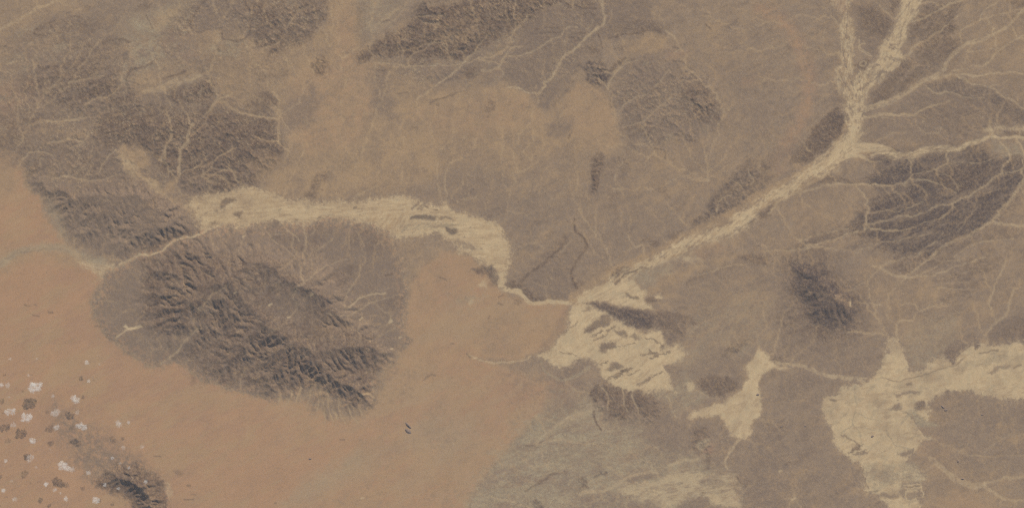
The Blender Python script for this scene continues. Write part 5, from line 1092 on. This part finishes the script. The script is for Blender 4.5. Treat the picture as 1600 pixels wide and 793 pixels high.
# ======================================================================
# GROUND: the relief sheet, cut along the outlines of its landforms
# ======================================================================
REG = np.zeros((NY, NX), np.int16)
REGIONS = [('gravel_plain', 'wide grey brown gravel plain between the hills and dry rivers', 'plain')]
def region(name, label, cat, *shapes):
    k = len(REGIONS); REGIONS.append((name, label, cat))
    for pts in shapes:
        sl, d = sdf(pts, pad=6, wa=1.6, wb=.5); REG[sl][d + .75 * NE[sl] > 0] = k
def grow(c, w):
    """outline polygon of a river course of half width w"""
    q = spline(c, 3); a = []; b = []
    for i in range(len(q)):
        p0 = q[max(i - 1, 0)]; p1 = q[min(i + 1, len(q) - 1)]
        dx, dy = p1[0] - p0[0], p1[1] - p0[1]; l = math.hypot(dx, dy) + 1e-9
        a.append((q[i][0] - dy / l * w, q[i][1] + dx / l * w)); b.append((q[i][0] + dy / l * w, q[i][1] - dx / l * w))
    return a + b[::-1]
region('sand_plain', 'smooth orange sand plain filling the lower left around the dark massif', 'sand', SAND)
region('clay_plain', 'pale greenish clay flats along the bottom below the white fan', 'plain', [(820,655),(850,640),(880,630),(925,612),(935,640),(990,655),(1010,690),(1040,705),(1090,715),(1140,740),(1150,793),(1150,900),(690,900),(730,793),(755,740),(790,700)])
region('hills', 'dark dissected hills at upper left with a sandy valley through them', 'hills', T(0,0,[(140,480),(240,400),(420,340),(740,390),(880,560),(1010,650),(860,760),(590,793),(330,640),(100,580)]), [(155,190),(290,178),(345,167),(400,180),(440,207),(442,240),(420,272),(345,312),(285,300),(240,248),(200,228),(152,215)], T(0,0,[(1010,600),(1180,520),(1340,500),(1330,610),(1100,640)]))
region('hills', 'dark hills with a ring shaped ridge at the top edge, left of centre', 'hills', T(0,1,[(-200,0),(0,-60),(430,10),(445,90),(340,230),(80,360),(-60,260)]))
region('hills', 'long dark rocky range at the top edge beside the tan sand', 'hills', T(0,1,[(610,370),(640,320),(780,240),(990,100),(1040,20),(1330,0),(1586,-60),(1900,20),(1640,150),(1440,260),(1300,380),(900,360),(700,370)]))
region('hills', 'grey brown hills with a dark summit at upper right of centre', 'hills', T(0,2,[(630,590),(740,370),(960,350),(1200,480),(1310,700),(1160,860),(880,930),(670,760)]))
region('hills', 'small black hill at the tip of the tan sand near the top', 'hill', T(0,2,[(440,420),(540,360),(620,460),(600,560),(545,530)]))
region('hills', 'narrow dark knoll standing alone on the central plain', 'hill', T(1,2,[(480,300),(510,170),(585,190),(540,340),(500,420),(475,380)]))
region('hills', 'dark elongated hills along the left bank of the right-hand river', 'hills', T(1,2,[(1095,650),(1110,600),(1320,340),(1480,190),(1586,200),(1586,370),(1320,570)]))
region('hills', 'dark hill on the left bank below the fork of the river', 'hill', T(0,3,[(290,793),(370,710),(440,680),(490,710),(480,793),(430,870),(330,950),(250,1010),(130,1010),(200,900)]))
region('hills', 'dark wedge of rock between the two river forks at the top', 'hills', T(0,3,[(510,0),(640,20),(740,80),(780,130),(740,220),(660,340),(590,320),(530,120)]))
region('hills', 'dark furrowed hills south of the white river fan', 'hills', T(3,2,[(480,90),(520,40),(620,30),(870,60),(900,200),(820,230),(700,240),(580,230)]))
region('headland', 'dark tapering headland pointing into the white river fan', 'hill', T(2,2,[(420,290),(500,280),(640,305),(760,325),(880,345),(940,330),(1080,370),(1150,415),(1080,420),(1060,440),(1080,500),(1060,560),(980,570),(950,540),(950,470),(860,460),(760,450),(660,400),(570,350),(500,310)]))
region('lava_plain', 'black lava plain at the right crossed by thin pale streams', 'plain', LAVA)
region('mountain', 'round black cone hill standing alone in the right half', 'mountain', CONE)
region('mountain', 'small dark furrowed hill among the clouds at lower left', 'mountain', SWH)
region('mountain', 'great dark furrowed massif left of centre ringed by orange sand', 'mountain', MASS)
region('mountain', 'grey gullied spur between the orange sand and the gorge, upper left', 'mountain', SPUR)
region('dry_riverbed', 'broad pale dry riverbed curving above the dark massif', 'riverbed', RIVW, grow([(782,446),(792,454),(806,455),(816,459),(824,469),(836,473),(858,471),(880,473),(900,472)], 3.2))
region('dry_riverbed', 'long pale dry riverbed coming down from the fork at upper right', 'riverbed', EAST, FORKW, T(0,3,[(830,-80),(826,0),(815,60),(780,120),(790,150),(740,220),(715,280),(680,340),(640,390),(590,440),(560,500),(530,580),(600,600),(640,540),(720,480),(790,420),(850,370),(840,300),(870,240),(860,170),(930,60),(960,0),(1000,-60)]), T(0,3,[(480,600),(600,590),(610,660),(600,740),(580,800),(540,860),(440,900),(470,810),(480,740),(470,670)]))
region('dry_riverbed', 'pale winding tributary bed along the top of the black lava plain', 'riverbed', grow([(1328,236),(1350,233),(1380,237),(1405,245),(1425,245),(1440,235),(1460,230),(1490,234),(1520,221),(1545,213),(1600,214)], 4.5))
region('dry_riverbed', 'thin pale stream through the gorge beside the massif', 'riverbed', grow([(345,352),(325,360),(310,367),(290,371),(272,377),(255,390),(240,396),(222,399),(205,404),(188,411)], 2.0))
region('river_fan', 'white striped river fan below the meeting of the two rivers', 'river fan', FANS, FANN)
region('clay_pan', 'small pale boot shaped clay pan right of the white fan', 'clay pan', PANM)
region('clay_pan', 'large pale branching clay pan at lower right', 'clay pan', PANE)

PX = ((GU - 800) * CELL).astype(np.float32); PY = ((396.5 - GV) * CELL).astype(np.float32); PZ = (Z * CELL).astype(np.float32)
_gy, _gx = np.gradient(Z, STEP)
NRM = np.stack([-_gx, _gy, np.ones_like(Z)], -1); NRM /= np.linalg.norm(NRM, axis=-1, keepdims=True)
NRM = NRM.reshape(-1, 3).astype(np.float32)
VERT = np.stack([PX, PY, PZ], -1).reshape(-1, 3)
SA = np.stack([WT[1], WT[2], WT[3], WT[4]], -1).reshape(-1, 4); SB = np.stack([WT[5], WT[6], WT[7], WT[8]], -1).reshape(-1, 4)

def sheet(name, verts, faces, nrm, sa, sb):
    me = bpy.data.meshes.new(name)
    me.vertices.add(len(verts)); me.vertices.foreach_set('co', verts.ravel().astype(np.float32))
    me.loops.add(faces.size); me.loops.foreach_set('vertex_index', faces.ravel().astype(np.int32))
    me.polygons.add(len(faces)); me.polygons.foreach_set('loop_start', np.arange(0, faces.size, 4, dtype=np.int32))
    me.update(calc_edges=True)
    me.polygons.foreach_set('use_smooth', np.ones(len(faces), bool))
    for an, d in (('soil_a', sa), ('soil_b', sb)):
        at = me.attributes.new(an, 'FLOAT_COLOR', 'POINT'); at.data.foreach_set('color', d.ravel().astype(np.float32))
    if nrm is not None: me.normals_split_custom_set_from_vertices(nrm)
    me.materials.append(SOIL)
    o = bpy.data.objects.new(name, me); scene.collection.objects.link(o); return o

jj, ii = np.mgrid[0:NY - 1, 0:NX - 1]
f0 = (jj * NX + ii)
FACES = np.stack([f0, f0 + NX, f0 + NX + 1, f0 + 1], -1).reshape(-1, 4)
FREG = REG[:-1, :-1].ravel()
# the plain runs on to the horizon around the surveyed sheet
ring = np.concatenate([np.arange(NX), np.arange(1, NY) * NX + NX - 1, (NY - 1) * NX + np.arange(NX - 2, -1, -1), np.arange(NY - 2, 0, -1) * NX])[::8]
def outskirts():
    n = len(ring); vv = []; aa = []; bb = []
    steps = [1.0, 1.03, 1.1, 1.25, 1.6, 2.5, 5.0, 12.0, 40.0]
    for k, s in enumerate(steps):
        p = VERT[ring].copy(); p[:, :2] *= s; t = min(1, k / 4)
        p[:, 2] = p[:, 2] * max(0, 1 - k / 3) - (.15 if k == 0 else 0)
        w = np.clip(1 - t, 0, 1)
        vv.append(p); aa.append(SA[ring] * w + np.array([.15, .35, .05, .2]) * (1 - w)); bb.append(SB[ring] * w + np.array([.05, 0, .05, .05]) * (1 - w))
    F = []
    for k in range(len(steps) - 1):
        for i in range(n):
            i2 = (i + 1) % n; F.append((k * n + i, k * n + i2, (k + 1) * n + i2, (k + 1) * n + i))
    F = np.array(F)[:, ::-1]
    return sheet('desert', np.concatenate(vv), F, None, np.concatenate(aa), np.concatenate(bb))
tag(outskirts(), 'open brown desert running on beyond the edges of the picture', 'desert', kind='structure')
for k, (nm, lb, ct) in enumerate(REGIONS):
    fs = FACES[FREG == k]
    if not len(fs): continue
    used, inv = np.unique(fs, return_inverse=True)
    o = sheet(nm, VERT[used], inv.reshape(-1, 4), NRM[used], SA[used], SB[used])
    tag(o, lb, ct, kind='structure')

# ======================================================================
# SMALL OUTCROPS on the plains
# ======================================================================
def ground(u, v):
    i = int(round((u - U0) / STEP)); j = int(round((v - V0) / STEP)); return float(PZ[j, i])
def outcrop(u, v, length, width, height, ang, label, seed):
    """a lens shaped rock ridge: ragged crest, gullied flanks"""
    nl, nw = 18, 9; vs_ = []; fs_ = []
    for a in range(nl + 1):
        s = a / nl * 2 - 1
        for b in range(nw + 1):
            t = b / nw * 2 - 1
            w = width * math.sqrt(max(0, 1 - s * s)) * (1 + .25 * mnoise.noise(Vector((s * 3, seed, t))))
            z = height * max(0, 1 - s * s)**.7 * (1 - abs(t))**1.1 * (1 + .45 * mnoise.noise(Vector((s * 6, t * 4, seed * 3.7))))
            vs_.append((s * length + .1 * length * mnoise.noise(Vector((t * 2, s * 2, seed + 9))), t * w + .18 * width * mnoise.noise(Vector((s * 5, seed, 4))), z - .05))
    for a in range(nl):
        for b in range(nw):
            p = a * (nw + 1) + b; fs_.append((p, p + nw + 1, p + nw + 2, p + 1))
    me = bpy.data.meshes.new('rock_outcrop'); me.from_pydata([(x * CELL, y * CELL, z * CELL) for x, y, z in vs_], [], fs_); me.materials.append(OUTCROP)
    o = bpy.data.objects.new('rock_outcrop', me); scene.collection.objects.link(o)
    o.location = ((u - 800) * CELL, (396.5 - v) * CELL, ground(u, v)); o.rotation_euler = (0, 0, math.radians(ang))
    tag(o, label, 'outcrop', 'rock outcrops on the plains')
for k, (u, v, l, w, hgt, a, lb) in enumerate([
    (638, 664, 6.5, 2.2, 2.2, -47, 'dark slanting rock ridge alone on orange sand, upper of a pair'),
    (637.5, 673, 6, 3.2, 1.6, -35, 'broader brown rock hump just below the slanting ridge on sand'),
    (484.5, 716, 2.6, 1.4, 1.2, 5, 'tiny dark rock on smooth orange sand below the massif'),
    (1473, 635, 3.4, 1.6, 1.5, -35, 'small dark rock right of the dark patch in the large pan, left of two'),
    (1478, 640, 2.8, 1.8, 1.5, 10, 'small dark rock right of the dark patch in the large pan, right of two'),
    (1535, 647, 2.6, 1.2, 1.1, 15, 'lone dark rock on the grey plain at the far right edge'),
    (1363, 681, 2.6, 1.8, 1.2, 25, 'dark rock in the middle of the large pale pan'),
    (1497, 720, 2.0, 1.8, 1.1, 80, 'small dark rock near the pale stream at lower right'),
    (1504, 747.5, 2.8, 1.4, 1.1, -10, 'small dark rock beside the pale stream fork at lower right'),
    (1258, 665, 1.8, 1.4, 1.0, 20, 'dark speck of rock on the plain left of the large pan, right of two'),
    (1221, 665.5, 1.8, 1.2, .9, 10, 'dark speck of rock on the plain left of the large pan, left of two'),
    (1184, 616, 2.6, 2.0, 1.2, 20, 'dark rock on the upper right edge of the boot shaped pan')]):
    if lb: outcrop(u, v, l, w, hgt, a, lb, k * 1.31 + .5)

# ======================================================================
# CLOUDS: small fair weather cumulus over the sand, lower left
# ======================================================================
SHADOW = 27.0 * CELL                                   # how far the shadows lie from the clouds
BASE = SHADOW * math.tan(math.radians(SUN_EL))
def cloud(x, y, w, hgt, ang, label, seed, row=3, dens=1):
    """a few billowing lobes of unequal size, flat underneath"""
    u, v = x / 3.965, (593 if row == 3 else 400) + y / 3.965
    rng = np.random.default_rng(900 + seed)
    thick = .22 if ('faint' in label or 'thin' in label or 'wisp' in label) else .5
    g_ = 1.0 if seed < 8 else rng.uniform(.65, 1.0); w *= g_; hgt *= g_
    bm = bmesh.new(); S = CELL / 3.965
    n = int(np.clip(w * hgt / 420, 2, 8))
    for k in range(n):
        a = (k + rng.random() * .6) * 6.283 / n; q = 0 if n < 3 and k == 0 else rng.uniform(.35, 1)
        r = math.sqrt(w * hgt / n) * rng.uniform(.38, .80)
        c = Vector((math.cos(a) * q * (w * .5 - r * .5), math.sin(a) * q * (hgt * .5 - r * .5), rng.uniform(0, .06) * hgt))
        new = bmesh.ops.create_icosphere(bm, subdivisions=3, radius=1)['verts']
        s = Vector((seed * 3.1 + k, k * 1.7, seed))
        for p in new:
            d = p.co.normalized()
            rr = r * max(.3, 1 + .8 * mnoise.noise(d * 1.5 + s) + .45 * mnoise.noise(d * 3.6 - s) + .2 * mnoise.noise(d * 8 + s))
            z = d.z * rr
            p.co = (c + Vector((d.x * rr, d.y * rr, z * thick if z > 0 else z * .4 * thick))) * S
    me = bpy.data.meshes.new('cloud'); bm.to_mesh(me); bm.free(); me.materials.append(CLOUD)
    o = bpy.data.objects.new('cloud', me); scene.collection.objects.link(o)
    k = 1 - BASE / ORBIT                      # the map place it hides, seen from orbit
    o.location = ((u - 800) * CELL * k, (396.5 - v) * CELL * k, BASE); o.rotation_euler = (0, 0, math.radians(ang))
    tag(o, label, 'cloud', 'small white clouds over the orange sand')
CLOUDS = [
 (215,45,95,70,10,'largest white cloud of the cluster, on bare sand near the left edge'),
 (160,235,75,60,20,'second largest round white cloud, straight below the largest one'),
 (60,195,80,45,15,'wide flat white cloud left of and above the round one'),
 (400,535,85,60,-25,'bright compact cloud alone in the lower middle of the cluster'),
 (465,120,65,48,-20,'white cloud right of the largest one, its shadow cluster just below'),
 (515,290,80,40,-10,'wide ragged cloud right of centre in the cluster, over grey ground'),
 (85,280,60,30,20,'thin low cloud just left of and below the round one'),
 (345,205,62,36,25,'faint cloud between the round one and the ragged ones'),
 (350,292,52,36,10,'faint small cloud left of the ragged cloud over grey ground'),
 (345,678,70,26,10,'flat cloud touching a dark shadow near the bottom of the cluster'),
 (285,645,50,36,-20,'small cloud left of the flat one touching a dark shadow'),
 (595,745,62,42,15,'cloud at the lower left foot of the dark cloudy hill'),
 (100,735,62,32,10,'wispy cloud low in the lower left corner'),
 (408,735,34,42,30,'small upright cloud between the corner and the dark hill'),
 (375,700,26,16,10,'tiny cloud just above the small upright one'),
 (20,682,46,34,-30,'cloud cut by the left edge in the lower corner'),
 (905,628,48,32,10,'bright little cloud above the right half of the dark hill'),
 (735,672,30,22,0,'tiny cloud above the middle of the dark hill'),
 (650,648,30,22,15,'tiny cloud above the left end of the dark hill'),
 (800,543,38,20,0,'small cloud at the top edge of the dark hill'),
 (695,480,34,22,-20,'small cloud over grey ground above the dark hill, left of two'),
 (745,516,38,18,10,'thin cloud over grey ground just above the dark hill'),
 (765,417,40,22,-20,'thin small cloud above the others near the dark hill'),
 (798,262,26,20,30,'tiny cloud on bare sand at the right end of the cluster'),
 (735,272,46,26,10,'faint cloud left of the tiny one at the right end'),
 (640,255,26,14,10,'faint fleck over grey ground in the upper right of the cluster'),
 (205,378,50,36,30,'small broken cloud below the round one, left of centre'),
 (310,428,30,20,10,'tiny cloud below the faint small cloud in the middle'),
 (345,290,30,30,0,'faint wisp beside the faint small cloud in the middle'),
 (40,500,42,24,-20,'small cloud near the left edge below the shadows'),
 (75,626,34,14,10,'thin cloud streak near the left edge in the lower part'),
 (190,485,52,36,40,'faint broken cloud in the left middle of the cluster'),
 (330,98,54,32,0,'faint cloud right of the largest one'),
 (48,32,52,30,-10,'faint cloud at the left edge above the largest one'),
 (60,105,46,14,12,'thin streak of cloud at the left edge below the faint one'),
 (480,200,40,22,20,'faint small cloud above the ragged cloud'),
 (225,540,22,18,0,'faint fleck left of the bright compact cloud'),
 (450,555,40,22,0,'thin tail cloud right of the bright compact one'),
 (550,575,44,18,0,'thin faint cloud between the bright compact one and the dark hill'),
 (880,415,30,30,30,'faint fleck on sand above the right end of the dark hill'),
]
CLOUDS_N = [
 (65,636,30,22,-20,'tiny cloud at the upper left end of the cluster, far left'),
 (228,632,26,18,0,'tiny faint cloud right of the tiny one at the upper left end'),
 (537,656,44,26,15,'small cloud highest on the right side of the cluster'),
 (550,770,44,30,5,'small bright cloud below the highest one on the right side'),
 (195,788,52,28,15,'cloud at the upper left just above the largest one'),
 (180,738,40,18,0,'thin cloud against a dark shadow at the upper left'),
 (618,668,20,12,0,'faint fleck right of the highest cloud on the right side'),
 (10,795,40,24,0,'cloud fleck at the left edge at the top of the cluster'),
]
for k, (x, y, w, hh_, a, lb) in enumerate(CLOUDS): cloud(x, y, w, hh_, a, lb, k + 1)
for k, (x, y, w, hh_, a, lb) in enumerate(CLOUDS_N): cloud(x, y, w, hh_, a, lb, k + 61, row=2)
# ======================================================================
# HAZE: the air between the desert and the orbit
# ======================================================================
def haze_box(density, color):
    m, N, L = new_mat('haze_air')
    out = N.new('ShaderNodeOutputMaterial'); v = N.new('ShaderNodeVolumePrincipled')
    v.inputs['Color'].default_value = color + (1,); v.inputs['Density'].default_value = density; v.inputs['Anisotropy'].default_value = 0.0
    L.new(v.outputs[0], out.inputs['Volume'])
    bm = bmesh.new(); bmesh.ops.create_cube(bm, size=1)
    X, Y, z0, z1 = 42 * 2 * 400, 42 * 2 * 210, -1.5, ORBIT + 30
    for p in bm.verts: p.co = Vector((p.co.x * X, p.co.y * Y, z0 if p.co.z < 0 else z1))
    me = bpy.data.meshes.new('haze'); bm.to_mesh(me); bm.free(); me.materials.append(m)
    o = bpy.data.objects.new('haze', me); scene.collection.objects.link(o)
    o['kind'] = 'stuff'; o['label'] = 'thin bluish haze of air over the whole desert'; o['category'] = 'haze'
haze_box(HAZE_DENSITY, HAZE_COLOR)
